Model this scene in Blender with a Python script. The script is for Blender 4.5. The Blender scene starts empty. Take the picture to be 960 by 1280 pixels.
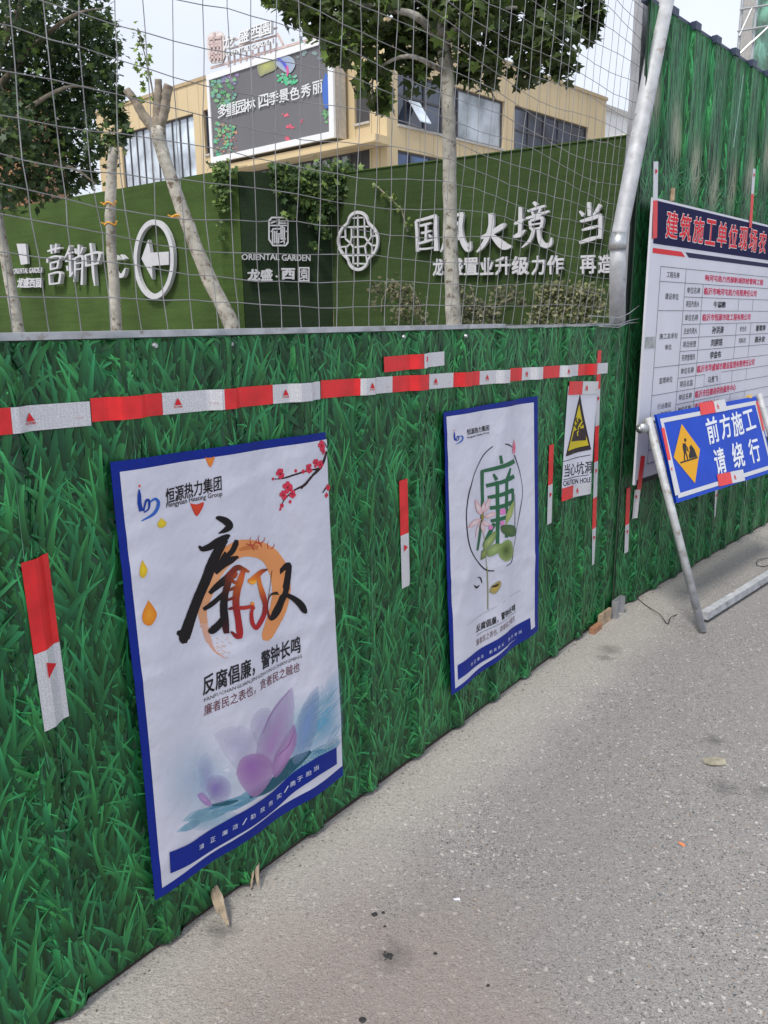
import bpy, math, random
import numpy as np
from mathutils import Vector
random.seed(7); RNG = np.random.default_rng(11)
C = bpy.context.scene.collection
sc = bpy.context.scene
R = math.radians

# ------------------------------------------------------------------ camera, sky, sun, exposure
F_PX, PITCH, ROLL, CAM_H = 999.0, R(13.5), R(0.5), 1.6
cd = bpy.data.cameras.new('camera'); cam = bpy.data.objects.new('camera', cd); C.objects.link(cam)
cd.sensor_fit = 'VERTICAL'; cd.sensor_height = 24.0; cd.sensor_width = 18.0
cd.lens = 24.0 * F_PX / 1280.0
cd.clip_start = 0.05; cd.clip_end = 3000
from mathutils import Matrix
cam.matrix_world = Matrix.Translation((0, 0, CAM_H)) @ Matrix.Rotation(math.pi / 2 - PITCH, 4, 'X') @ Matrix.Rotation(-ROLL, 4, 'Z')
sc.camera = cam

SUN_AZ, SUN_EL = R(-146), R(58)          # azimuth clockwise from +Y
w = bpy.data.worlds.new('World'); sc.world = w; w.use_nodes = True
nt = w.node_tree; bg = nt.nodes['Background']
sky = nt.nodes.new('ShaderNodeTexSky'); sky.sky_type = 'NISHITA'; sky.sun_disc = False
sky.sun_elevation = SUN_EL; sky.sun_rotation = SUN_AZ; sky.air_density = 1.0; sky.dust_density = 4.0; sky.ozone_density = 1.5
mx = nt.nodes.new('ShaderNodeMix'); mx.data_type = 'RGBA'; mx.inputs[0].default_value = 0.72
nt.links.new(sky.outputs[0], mx.inputs[6]); mx.inputs[7].default_value = (7.6, 8.0, 8.9, 1)   # thin bright overcast veil over the blue
nt.links.new(mx.outputs[2], bg.inputs[0]); bg.inputs[1].default_value = 0.105
stc = nt.nodes.new('ShaderNodeTexCoord'); scn = nt.nodes.new('ShaderNodeTexNoise'); scn.inputs['Scale'].default_value = 1.6; scn.inputs['Detail'].default_value = 5; nt.links.new(stc.outputs['Generated'], scn.inputs['Vector'])
smr = nt.nodes.new('ShaderNodeMapRange'); smr.inputs[1].default_value = .35; smr.inputs[2].default_value = .7; smr.inputs[3].default_value = .55; smr.inputs[4].default_value = .9; nt.links.new(scn.outputs[0], smr.inputs[0]); nt.links.new(smr.outputs[0], mx.inputs[0])
sd = bpy.data.lights.new('sun', 'SUN'); sd.energy = 2.3; sd.angle = R(12); sd.color = (1.0, 0.94, 0.84)
sun = bpy.data.objects.new('sun', sd); C.objects.link(sun)
sdir = Vector((math.sin(SUN_AZ) * math.cos(SUN_EL), math.cos(SUN_AZ) * math.cos(SUN_EL), math.sin(SUN_EL)))
sun.rotation_euler = sdir.to_track_quat('Z', 'Y').to_euler(); sun.location = (0, 0, 40)
sc.view_settings.view_transform = 'Standard'; sc.view_settings.look = 'None'
sc.view_settings.exposure = 0.42; sc.view_settings.gamma = 1.0

# ------------------------------------------------------------------ geometry helpers
CAMP = np.array([0, 0, CAM_H])
def ray(px, py):
    x = px - 480.0; y = -(py - 640.0)
    c, s = math.cos(ROLL), math.sin(ROLL)
    x, y = x * c + y * -(-s), -x * s + y * c
    return np.array([x, F_PX * math.cos(PITCH) + y * math.sin(PITCH), y * math.cos(PITCH) - F_PX * math.sin(PITCH)])
def atY(px, py, Y):
    r = ray(px, py); return CAMP + r * (Y / r[1])
def on_ground(px, py, z=0.0):
    r = ray(px, py); return CAMP + r * ((z - CAM_H) / r[2])

class Plane:
    """a flat surface of the place: origin, unit axes across and up, normal towards the viewer's side"""
    def __init__(s, O, U, V, surf=None, mean=0.0):
        s.O = np.array(O, float); s.U = np.array(U, float); s.V = np.array(V, float)
        s.N = np.cross(s.U, s.V); s.surf = surf; s.mean = mean
    def uv(s, px, py):
        r = ray(px, py); t = ((s.O + s.N * s.mean - CAMP) @ s.N) / (r @ s.N); p = CAMP + r * t - s.O
        return (float(p @ s.U), float(p @ s.V))
    def w(s, u, v, off=0.0):
        if s.surf: off = off + s.surf(u, v)
        return s.O + s.U * u + s.V * v + s.N * off
    def sub(s, surf, mean=0.0): return Plane(s.O, s.U, s.V, surf, mean)
def vert_plane(az_deg, D=None, through=None):
    a = R(az_deg); d = np.array([math.sin(a), math.cos(a), 0]); n = np.array([math.cos(a), -math.sin(a), 0])
    O = n * (-D) if D is not None else np.array([through[0], through[1], 0.0])
    return Plane(O, d, (0, 0, 1))

BASE = {}
def thing(name, label, cat, base=(0, 0, 0), group=None):
    o = bpy.data.objects.new(name, None); C.objects.link(o); o.location = tuple(float(x) for x in base)
    o['label'] = label; o['category'] = cat
    if group: o['group'] = group
    o.empty_display_size = 0.1
    BASE[o.name] = np.array(base, float); return o
def tag(o, label=None, cat=None, group=None, kind=None):
    for k, v in (('label', label), ('category', cat), ('group', group), ('kind', kind)):
        if v: o[k] = v
    return o

PRINTS = {'lettering', 'calligraphy', 'lotus_picture', 'plum_blossom', 'printed_picture', 'seal_bars', 'lattice_bars', 'footer_lettering', 'heading_lettering', 'table_rules', 'white_border', 'worker_symbol', 'printed_mark', 'hazard_triangle', 'table_entry', 'logo', 'branches', 'label_lettering', 'support_frame'}
class MB:
    def __init__(s): s.v = []; s.f = []; s.c = []; s.m = []; s.hascol = False
    def add(s, verts, faces, col=None, mi=0):
        b = len(s.v); s.v += [tuple(map(float, p)) for p in verts]; s.f += [tuple(i + b for i in f) for f in faces]; s.m += [mi] * len(faces)
        if col is None: s.c += [(1, 1, 1, 1)] * len(verts)
        else:
            s.hascol = True
            if len(col) and hasattr(col[0], '__len__'): s.c += [tuple(c) if len(c) == 4 else tuple(c) + (1,) for c in col]
            else: s.c += [tuple(col) if len(col) == 4 else tuple(col) + (1,)] * len(verts)
        return s
    def box(s, c, dx, dy, dz, ax=None, mi=0, col=None):
        ax = ax if ax is not None else ((1, 0, 0), (0, 1, 0), (0, 0, 1)); A = [np.array(a, float) for a in ax]; c = np.array(c, float)
        P = [c + A[0] * (i * dx / 2) + A[1] * (j * dy / 2) + A[2] * (k * dz / 2) for i in (-1, 1) for j in (-1, 1) for k in (-1, 1)]
        return s.add(P, [(0, 1, 3, 2), (4, 6, 7, 5), (0, 4, 5, 1), (2, 3, 7, 6), (0, 2, 6, 4), (1, 5, 7, 3)], col, mi)
    def slab(s, pl, u0, u1, v0, v1, o0, o1, mi=0, col=None):   # box lying on a plane, from offset o0 to o1
        P = [pl.O + pl.U * u + pl.V * v + pl.N * o for u in (u0, u1) for v in (v0, v1) for o in (o0, o1)]
        return s.add(P, [(0, 1, 3, 2), (4, 6, 7, 5), (0, 4, 5, 1), (2, 3, 7, 6), (0, 2, 6, 4), (1, 5, 7, 3)], col, mi)
    def tube(s, pts, rad, n=8, cap=True, mi=0, col=None):
        P = [np.array(p, float) for p in pts]; rs = rad if hasattr(rad, '__len__') else [rad] * len(P)
        up = None; V = []
        for i, p in enumerate(P):
            t = P[min(i + 1, len(P) - 1)] - P[max(i - 1, 0)]; t = t / (np.linalg.norm(t) + 1e-9)
            if up is None:
                a = np.array([0, 0, 1.0]) if abs(t[2]) < .9 else np.array([1.0, 0, 0]); up = np.cross(t, a)
            up = up - t * (up @ t); up /= np.linalg.norm(up) + 1e-9; q = np.cross(t, up)
            for k in range(n):
                a = 2 * math.pi * k / n; V.append(p + (up * math.cos(a) + q * math.sin(a)) * rs[i])
        Fc = [(i * n + k, i * n + (k + 1) % n, (i + 1) * n + (k + 1) % n, (i + 1) * n + k) for i in range(len(P) - 1) for k in range(n)]
        if cap: Fc += [tuple(range(n))[::-1], tuple((len(P) - 1) * n + k for k in range(n))]
        return s.add(V, Fc, col, mi)
    def poly(s, pl, pts, off, col=None, mi=0, uv=False):       # flat outline on a plane, points in picture or plane coordinates
        q = [p if uv else pl.uv(*p) for p in pts]
        return s.add([pl.w(a, b, off) for a, b in q], [tuple(range(len(q)))], col, mi)
    def grid(s, pl, c4, off, nu, nv, col=None, mi=0, back=None):  # c4: tl, tr, br, bl in plane coordinates
        tl, tr, br, bl = [np.array(c) for c in c4]; V = []; Cc = []
        for j in range(nv + 1):
            for i in range(nu + 1):
                a, b = i / nu, j / nv; p = (tl * (1 - a) + tr * a) * (1 - b) + (bl * (1 - a) + br * a) * b
                V.append(pl.w(p[0], p[1], off)); 
                if callable(col): Cc.append(col(a, b))
        Fc = [(j * (nu + 1) + i, (j + 1) * (nu + 1) + i, (j + 1) * (nu + 1) + i + 1, j * (nu + 1) + i + 1) for j in range(nv) for i in range(nu)]
        s.add(V, Fc, Cc if callable(col) else col, mi)
        if back is not None:
            V2 = [np.array(v) - pl.N * back for v in V]; n = len(V)
            s.add(V2, [f[::-1] for f in Fc], None if col is None else (Cc if callable(col) else col), mi)
        return s
    def build(s, name, mats, parent=None, smooth=False, base=None):
        me = bpy.data.meshes.new(name)
        b = BASE[root_of(parent).name] if parent is not None else (np.array(base, float) if base is not None else np.zeros(3))
        V = np.array(s.v, dtype=np.float64).reshape(-1, 3) - b
        me.from_pydata(V.tolist(), [], s.f)
        if not isinstance(mats, (list, tuple)): mats = [mats]
        for m in mats: me.materials.append(m)
        if len(mats) > 1: me.polygons.foreach_set('material_index', s.m)
        if s.hascol:
            at = me.color_attributes.new('Col', 'FLOAT_COLOR', 'POINT'); at.data.foreach_set('color', np.array(s.c, dtype=np.float32).ravel())
        if smooth: me.polygons.foreach_set('use_smooth', [True] * len(me.polygons))
        me.update()
        o = bpy.data.objects.new(name, me); C.objects.link(o)
        if name in PRINTS: o['kind'] = 'stuff'
        if parent is not None: o.parent = parent
        elif base is not None: o.location = tuple(b)
        return o
def root_of(o):
    while o.parent is not None: o = o.parent
    return o

_tc = {}
def glyphs(txt, bold=0.0, res=2, ext=0.0):
    k = (txt, bold, res, ext)
    if k in _tc: return _tc[k]
    cu = bpy.data.curves.new('lettering', 'FONT'); cu.body = txt; cu.size = 1; cu.resolution_u = res; cu.extrude = ext
    o = bpy.data.objects.new('lettering', cu); C.objects.link(o)
    m = bpy.data.meshes.new_from_object(o.evaluated_get(bpy.context.evaluated_depsgraph_get()))
    V = np.array([v.co[:] for v in m.vertices]); Fc = [tuple(p.vertices) for p in m.polygons]
    bpy.data.objects.remove(o); bpy.data.curves.remove(cu); bpy.data.meshes.remove(m)
    if bold:
        b = bold * .8; n0 = len(V); VV, FF = [], []
        for k, (dx, dy) in enumerate(((-b, -b), (b, -b), (b, b), (-b, b), (0, 0))): VV.append(V + np.array([dx, dy, 0])); FF += [tuple(i + k * n0 for i in f) for f in Fc]
        V = np.concatenate(VV); Fc = FF; stack = np.repeat(np.arange(5) * 2.5e-5, n0)
    else: stack = np.zeros(len(V))
    lo, hi = V.min(0), V.max(0); V[:, 0] = (V[:, 0] - lo[0]) / (hi[0] - lo[0]); V[:, 1] = (V[:, 1] - lo[1]) / (hi[1] - lo[1])
    if ext: V[:, 2] = (V[:, 2] / ext + 1) / 2
    _tc[k] = (np.column_stack([V, stack]), Fc); return _tc[k]
def text(mb, pl, txt, bl, br, tl, off, col=None, mi=0, bold=0.0, depth=0.0, uv=False, res=2):
    """lettering whose ink fills the parallelogram bl, br, tl of the plane"""
    a, b, c = [np.array(p if uv else pl.uv(*p)) for p in (bl, br, tl)]
    V, Fc = glyphs(txt, bold, res, 0.1 if depth else 0.0)
    W = [pl.w(*(a + (b - a) * x + (c - a) * y), off + q4 + (z * depth * (1 + 4 * q4 / max(depth, .01)) if depth else 0)) for x, y, z, q4 in V]
    return mb.add(W, Fc, col, mi)
def catmull(P, n=6):
    P = [np.array(p, float) for p in P]; Q = [2 * P[0] - P[1]] + P + [2 * P[-1] - P[-2]]; out = []
    for i in range(1, len(Q) - 2):
        for k in range(n):
            t = k / n; out.append(0.5 * ((2 * Q[i]) + (-Q[i - 1] + Q[i + 1]) * t + (2 * Q[i - 1] - 5 * Q[i] + 4 * Q[i + 1] - Q[i + 2]) * t * t + (-Q[i - 1] + 3 * Q[i] - 3 * Q[i + 1] + Q[i + 2]) * t ** 3))
    out.append(Q[-2]); return out
def brush(mb, pl, pts, off, col=(0, 0, 0), z=None, depth=0.0, n=6, uv=False, rough=0.0, scale=1.0):
    """brush stroke: (x, y, width) in picture (or zoomed picture z=(x0,y0,scale)) coordinates"""
    S = catmull([(p[0], p[1], p[2] * scale) for p in pts], n)
    L, Rr, Cc = [], [], []
    for i, p in enumerate(S):
        t = S[min(i + 1, len(S) - 1)] - S[max(i - 1, 0)]; l = math.hypot(t[0], t[1]) + 1e-9; nx, ny = -t[1] / l, t[0] / l
        h = max(p[2], 0.3) / 2; r1 = 1 + rough * (random.random() - .5); r2 = 1 + rough * (random.random() - .5)
        for side, lst, rr in ((1, L, r1), (-1, Rr, r2)):
            x, y = p[0] + nx * h * side * rr, p[1] + ny * h * side * rr
            if z: x, y = z[0] + x / z[2], z[1] + y / z[2]
            lst.append((x, y))
        Cc.append(col(p[0], p[1]) if callable(col) else col)
    m = len(S); q = [p if uv else pl.uv(*p) for p in L + Rr]
    V = [pl.w(a, b, off) for a, b in q]; Fc = [(i, i + 1, m + i + 1, m + i) for i in range(m - 1)]
    CC = Cc + Cc
    if depth:
        V = [pl.w(a, b, off + depth) for a, b in q] + V; k = 2 * m; CC = CC + CC
        Fc += [(i, k + i, k + i + 1, i + 1) for i in range(m - 1)] + [(m + i, m + i + 1, k + m + i + 1, k + m + i) for i in range(m - 1)]
        Fc += [(0, m, k + m, k), (m - 1, k + m - 1, k + 2 * m - 1, 2 * m - 1)]
    # rounded ends
    return mb.add(V, Fc, CC)
def petal(mb, pl, pts, off, c_mid, c_edge, z=None, rings=4, mid=None, smooth=True):
    P = catmull([(x, y) for x, y in list(pts) + [pts[0]]], 4)[:-1] if smooth else [np.array(a, float) * (1 - t / 10) + np.array(b, float) * t / 10 for a, b in zip(pts, list(pts[1:]) + [pts[0]]) for t in range(10)]
    P = [np.array(p[:2]) for p in P]; m = np.mean(P, axis=0) if mid is None else np.array(mid, float)
    V, Cc = [], []; n = len(P)
    def put(p, t):
        x, y = p
        if z: x, y = z[0] + x / z[2], z[1] + y / z[2]
        V.append(pl.w(*pl.uv(x, y), off)); Cc.append(tuple(a * (1 - t) + b * t for a, b in zip(c_mid, c_edge)))
    put(m, 0)
    for r in range(1, rings + 1):
        for p in P: put(m + (p - m) * r / rings, r / rings)
    Fc = [(0, 1 + k, 1 + (k + 1) % n) for k in range(n)]
    for r in range(rings - 1):
        Fc += [(1 + r * n + k, 1 + (r + 1) * n + k, 1 + (r + 1) * n + (k + 1) % n, 1 + r * n + (k + 1) % n) for k in range(n)]
    return mb.add(V, Fc, Cc)

# ------------------------------------------------------------------ materials
def newmat(name):
    m = bpy.data.materials.new(name); m.use_nodes = True; n = m.node_tree; return m, n, n.nodes['Principled BSDF']
def nd(n, t, **kw):
    x = n.nodes.new(t)
    for k, v in kw.items():
        if isinstance(k, str) and k.startswith('i_'):
            x.inputs[int(k[2:]) if k[2:].isdigit() else k[2:].replace('_', ' ')].default_value = v
        else: setattr(x, k, v)
    return x
def mat(name, col, rough=0.6, metal=0.0, var=0.12, scale=8.0, bump=0.0, bscale=60.0, spec=0.5, stain=None, coords='Object'):
    m, n, b = newmat(name); b.inputs['Roughness'].default_value = rough; b.inputs['Metallic'].default_value = metal
    b.inputs['Specular IOR Level'].default_value = spec
    tc = nd(n, 'ShaderNodeTexCoord'); no = nd(n, 'ShaderNodeTexNoise', i_Scale=scale, i_Detail=6.0)
    n.links.new(tc.outputs[coords], no.inputs['Vector'])
    rmp = nd(n, 'ShaderNodeMapRange'); rmp.inputs[1].default_value = .3; rmp.inputs[2].default_value = .7; rmp.inputs[3].default_value = 1 - var; rmp.inputs[4].default_value = 1 + var
    n.links.new(no.outputs[0], rmp.inputs[0])
    mu = nd(n, 'ShaderNodeMix', data_type='RGBA', blend_type='MULTIPLY'); mu.inputs[0].default_value = 1; mu.inputs[6].default_value = (*col, 1)
    n.links.new(rmp.outputs[0], mu.inputs[7]); out = mu.outputs[2]
    if stain:
        s2 = nd(n, 'ShaderNodeTexNoise', i_Scale=stain[1], i_Detail=8.0, i_Roughness=.7); n.links.new(tc.outputs[coords], s2.inputs['Vector'])
        r2 = nd(n, 'ShaderNodeMapRange'); r2.inputs[1].default_value = stain[2]; r2.inputs[2].default_value = stain[2] + .1; n.links.new(s2.outputs[0], r2.inputs[0])
        m2 = nd(n, 'ShaderNodeMix', data_type='RGBA'); n.links.new(r2.outputs[0], m2.inputs[0]); n.links.new(out, m2.inputs[6]); m2.inputs[7].default_value = (*stain[0], 1); out = m2.outputs[2]
    n.links.new(out, b.inputs['Base Color'])
    if bump:
        nb = nd(n, 'ShaderNodeTexNoise', i_Scale=bscale, i_Detail=4.0); n.links.new(tc.outputs[coords], nb.inputs['Vector'])
        bp = nd(n, 'ShaderNodeBump', i_Strength=bump); bp.inputs['Distance'].default_value = .01 if bscale > 6 else .05; n.links.new(nb.outputs[0], bp.inputs['Height']); n.links.new(bp.outputs[0], b.inputs['Normal'])
    return m
def colmat(name, rough=0.5, spec=0.5, alpha=False, var=0.0, scale=20, trans=0.0, bump=0.0, bscale=8):
    m, n, b = newmat(name); b.inputs['Roughness'].default_value = rough; b.inputs['Specular IOR Level'].default_value = spec
    a = nd(n, 'ShaderNodeAttribute', attribute_name='Col'); out = a.outputs['Color']
    tc = nd(n, 'ShaderNodeTexCoord')
    if var:
        no = nd(n, 'ShaderNodeTexNoise', i_Scale=scale, i_Detail=4.0); n.links.new(tc.outputs['Object'], no.inputs['Vector'])
        rm = nd(n, 'ShaderNodeMapRange'); rm.inputs[3].default_value = 1 - var; rm.inputs[4].default_value = 1 + var; n.links.new(no.outputs[0], rm.inputs[0])
        mu = nd(n, 'ShaderNodeMix', data_type='RGBA', blend_type='MULTIPLY'); mu.inputs[0].default_value = 1; n.links.new(out, mu.inputs[6]); n.links.new(rm.outputs[0], mu.inputs[7]); out = mu.outputs[2]
    n.links.new(out, b.inputs['Base Color'])
    if alpha: n.links.new(a.outputs['Alpha'], b.inputs['Alpha'])
    if bump:
        nb = nd(n, 'ShaderNodeTexNoise', i_Scale=bscale, i_Detail=3.0); n.links.new(tc.outputs['Object'], nb.inputs['Vector'])
        bp = nd(n, 'ShaderNodeBump', i_Strength=bump); bp.inputs['Distance'].default_value = .02; n.links.new(nb.outputs[0], bp.inputs['Height']); n.links.new(bp.outputs[0], b.inputs['Normal'])
    if trans:
        tr = nd(n, 'ShaderNodeBsdfTranslucent'); n.links.new(out, tr.inputs[0]); ms = nd(n, 'ShaderNodeMixShader'); ms.inputs[0].default_value = trans
        o = n.nodes['Material Output']; n.links.new(b.outputs[0], ms.inputs[1]); n.links.new(tr.outputs[0], ms.inputs[2]); n.links.new(ms.outputs[0], o.inputs[0])
    return m
M = {}
M['sheet_base'] = mat('printed_sheet_dark', (.010, .060, .028), .38, var=.35, scale=14)
M['blade'] = colmat('printed_grass_ink', .42, .4, var=.25, scale=3)
M['galv'] = mat('galvanised_steel', (.42, .44, .46), .42, .75, var=.25, scale=30, bump=.05, stain=((.20, .19, .18), 22, .6))
M['galv_light'] = mat('weathered_galvanised_tube', (.44, .46, .49), .62, .25, var=.2, scale=18, bump=.1, stain=((.26, .22, .19), 16, .57))
M['wire'] = mat('galvanised_wire', (.27, .27, .28), .5, .5, var=.3, scale=12)
M['post'] = mat('grey_channel_steel', (.36, .37, .40), .5, .4, var=.22, scale=7, stain=((.22, .15, .12), 6, .66))
M['trim_dark'] = mat('dark_blue_trim', (.03, .045, .09), .5)
M['paper'] = mat('poster_vinyl_white', (.62, .63, .73), .42, var=.03, scale=5, bump=.28, bscale=5)
M['blue_ink'] = mat('blue_vinyl', (.004, .020, .24), .5, var=.12, scale=9, spec=.2)
M['ink'] = colmat('printed_ink', .5, .2, alpha=True)
M['ink_solid'] = colmat('printed_ink_opaque', .5, .2)
M['board'] = mat('board_white_vinyl', (.66, .67, .76), .45, var=.04, scale=4)
M['navy'] = mat('board_navy_vinyl', (.008, .008, .060), .6, spec=.12)
M['red_tape'] = mat('red_reflective_film', (.72, .018, .022), .35, var=.18, scale=16, bump=.15, bscale=24)
M['turf'] = None
M['letter'] = mat('painted_metal_letter', (.52, .53, .57), .45, var=.06)
M['bark_grey'] = mat('grey_brown_bark', (.24, .21, .17), .85, var=.35, scale=20, bump=.6, bscale=30, stain=((.16, .12, .09), 14, .56))
M['bark_plane'] = mat('mottled_plane_bark', (.36, .35, .315), .85, var=.4, scale=6, bump=.7, bscale=25, stain=((.13, .10, .07), 15, .53))
M['ribbon'] = mat('yellow_tie', (.75, .38, .04), .6)
M['wood'] = mat('raw_timber', (.42, .31, .21), .8, var=.4, scale=20, bump=.4)
M['wood_dark'] = mat('weathered_timber', (.36, .29, .21), .85, var=.4, scale=26, bump=.5)
M['brick'] = mat('orange_brick', (.36, .18, .10), .85, var=.3, scale=20, bump=.3)
M['concrete'] = mat('pale_concrete', (.45, .44, .42), .85, var=.15, scale=6, bump=.2)
M['white_wall'] = mat('white_render', (.66, .67, .68), .8, var=.06)
M['dark_glass'] = mat('window_glass_dark', (.035, .05, .085), .08, var=.6, scale=1.2, spec=.9)
M['pale_glass'] = mat('window_glass_pale', (.52, .60, .70), .12, var=.5, scale=.9, spec=.8)  # sky reflection painted into the glass as a pale base colour
M['cloud_glass'] = mat('window_glass_curtained', (.38, .42, .47), .15, var=.7, scale=.7, spec=.8)
M['win_frame'] = mat('dark_window_frame', (.07, .07, .08), .5)
M['white_frame'] = mat('white_sign_frame', (.74, .76, .79), .5, var=.03, scale=1)
M['leaf'] = colmat('leaf', .5, .35, trans=.3, var=.15, scale=5)
M['asphalt_lump'] = mat('black_asphalt_crumb', (.025, .025, .026), .9, var=.4, scale=60)
M['black'] = mat('black_plastic', (.015, .015, .016), .6)
M['orange'] = mat('orange_paper', (.75, .2, .06), .7)
M['dryleaf'] = mat('dry_leaf', (.27, .25, .19), .8, var=.3, scale=40)
M['soil'] = mat('dry_soil', (.34, .28, .21), .95, var=.3, scale=3, bump=.5, bscale=20)
M['net'] = colmat('green_net', .8, .2, alpha=True, var=.2, scale=2)

def turf(name, col):
    m, n, b = newmat(name); b.inputs['Roughness'].default_value = .9; b.inputs['Specular IOR Level'].default_value = .15
    tc = nd(n, 'ShaderNodeTexCoord')
    f1 = nd(n, 'ShaderNodeTexNoise', i_Scale=90.0, i_Detail=3.0); n.links.new(tc.outputs['Object'], f1.inputs['Vector'])
    mp = nd(n, 'ShaderNodeMapping'); mp.inputs['Scale'].default_value = (.6, .6, 9); n.links.new(tc.outputs['Object'], mp.inputs[0])
    f2 = nd(n, 'ShaderNodeTexNoise', i_Scale=1.6, i_Detail=5.0); n.links.new(mp.outputs[0], f2.inputs['Vector'])
    f3 = nd(n, 'ShaderNodeTexNoise', i_Scale=.7, i_Detail=3.0); n.links.new(tc.outputs['Object'], f3.inputs['Vector'])
    def mr(x, a, b_, lo=.3, hi=.7):
        r = nd(n, 'ShaderNodeMapRange'); r.inputs[1].default_value = lo; r.inputs[2].default_value = hi; r.inputs[3].default_value = a; r.inputs[4].default_value = b_; n.links.new(x, r.inputs[0]); return r.outputs[0]
    c = None
    mul = nd(n, 'ShaderNodeMath', operation='MULTIPLY'); n.links.new(mr(f1.outputs[0], .6, 1.4), mul.inputs[0]); n.links.new(mr(f2.outputs[0], .88, 1.12), mul.inputs[1])
    mul2 = nd(n, 'ShaderNodeMath', operation='MULTIPLY'); n.links.new(mul.outputs[0], mul2.inputs[0]); n.links.new(mr(f3.outputs[0], .8, 1.2), mul2.inputs[1])
    mu = nd(n, 'ShaderNodeMix', data_type='RGBA', blend_type='MULTIPLY'); mu.inputs[0].default_value = 1; mu.inputs[6].default_value = (*col, 1); n.links.new(mul2.outputs[0], mu.inputs[7]); n.links.new(mu.outputs[2], b.inputs['Base Color'])
    bp = nd(n, 'ShaderNodeBump', i_Strength=.8); bp.inputs['Distance'].default_value = .02; n.links.new(f1.outputs[0], bp.inputs['Height']); n.links.new(bp.outputs[0], b.inputs['Normal'])
    return m
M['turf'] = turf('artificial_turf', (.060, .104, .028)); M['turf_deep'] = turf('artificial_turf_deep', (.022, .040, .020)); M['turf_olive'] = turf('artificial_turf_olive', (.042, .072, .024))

def tape_white():
    m, n, b = newmat('silver_honeycomb_film'); b.inputs['Roughness'].default_value = .32; b.inputs['Metallic'].default_value = .15
    tc = nd(n, 'ShaderNodeTexCoord'); v = nd(n, 'ShaderNodeTexVoronoi', feature='DISTANCE_TO_EDGE', i_Scale=170.0, i_Randomness=0.7); n.links.new(tc.outputs['Object'], v.inputs['Vector'])
    r = nd(n, 'ShaderNodeMapRange'); r.inputs[1].default_value = .02; r.inputs[2].default_value = .12; n.links.new(v.outputs['Distance'], r.inputs[0])
    mx_ = nd(n, 'ShaderNodeMix', data_type='RGBA'); n.links.new(r.outputs[0], mx_.inputs[0]); mx_.inputs[6].default_value = (.74, .75, .78, 1); mx_.inputs[7].default_value = (.56, .57, .61, 1)
    no = nd(n, 'ShaderNodeTexNoise', i_Scale=9.0, i_Detail=3.0); n.links.new(tc.outputs['Object'], no.inputs['Vector'])
    bp = nd(n, 'ShaderNodeBump', i_Strength=.2); bp.inputs['Distance'].default_value = .01; n.links.new(no.outputs[0], bp.inputs['Height']); n.links.new(bp.outputs[0], b.inputs['Normal'])
    n.links.new(mx_.outputs[2], b.inputs['Base Color']); return m
M['white_tape'] = tape_white()

# ------------------------------------------------------------------ the planes of the place
AZ_A, D_A = 37.6, 1.562
AZ_B, D_B = 42.35, 1.900
TOP_A, TOP_B = 1.57, 3.055
RIB = 0.285
def prof(u, phase=0.08, depth=0.020):
    x = ((u - phase) / RIB) % 1.0; d = abs(x - .5) * RIB            # distance from rib centre
    return np.clip((.034 - d) / .012, 0, 1) * depth if not hasattr(u, '__len__') else None
def prof_np(u, phase=0.08, depth=0.020):
    d = np.abs(((u - phase) / RIB) % 1.0 - .5) * RIB
    return np.clip((.034 - d) / .012, 0, 1) * depth
def wavyA(u, v): return .0045 * math.sin(u * 5.1 + v * .7) + .0025 * math.sin(v * 4.3 + u) 
PA = vert_plane(AZ_A, D_A); PB = vert_plane(AZ_B, D_B)
def film(u, v): return float(np.clip((.052 - abs(((u - .08) / RIB) % 1.0 - .5) * RIB) / .028, 0, 1)) * .020
CREASE = [(math.cos(a), math.sin(a), c, w_, h) for a, c, w_, h in ((.5, 1.72, .022, .0016), (1.2, 1.35, .028, .0020), (2.2, -.42, .020, .0014), (.1, 1.62, .022, .0014), (1.75, .92, .02, .0016), (1.48, .86, .018, .0018), (.02, 2.86, .020, .0020), (2.7, -2.0, .03, .002), (.9, 2.35, .024, .0016), (.3, 1.28, .02, .0012))]
def drape(u, v):                                                  # vinyl pulled over the ribs
    cr = sum(h * math.exp(-((u * c + v * s_ - d) / w_) ** 2) for c, s_, d, w_, h in CREASE)
    return cr + drape0(u, v)
def drape0(u, v):
    x = ((u - .08) / RIB) % 1.0; return .0225 + .0045 * math.cos(2 * math.pi * (x - .5)) + .0022 * math.sin(7 * v + 3 * u) + .0015 * math.sin(17 * u - 5 * v)
PAf, PAd, PBf = PA.sub(film, .012), PA.sub(drape, .024), PB.sub(film, .012)

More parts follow.
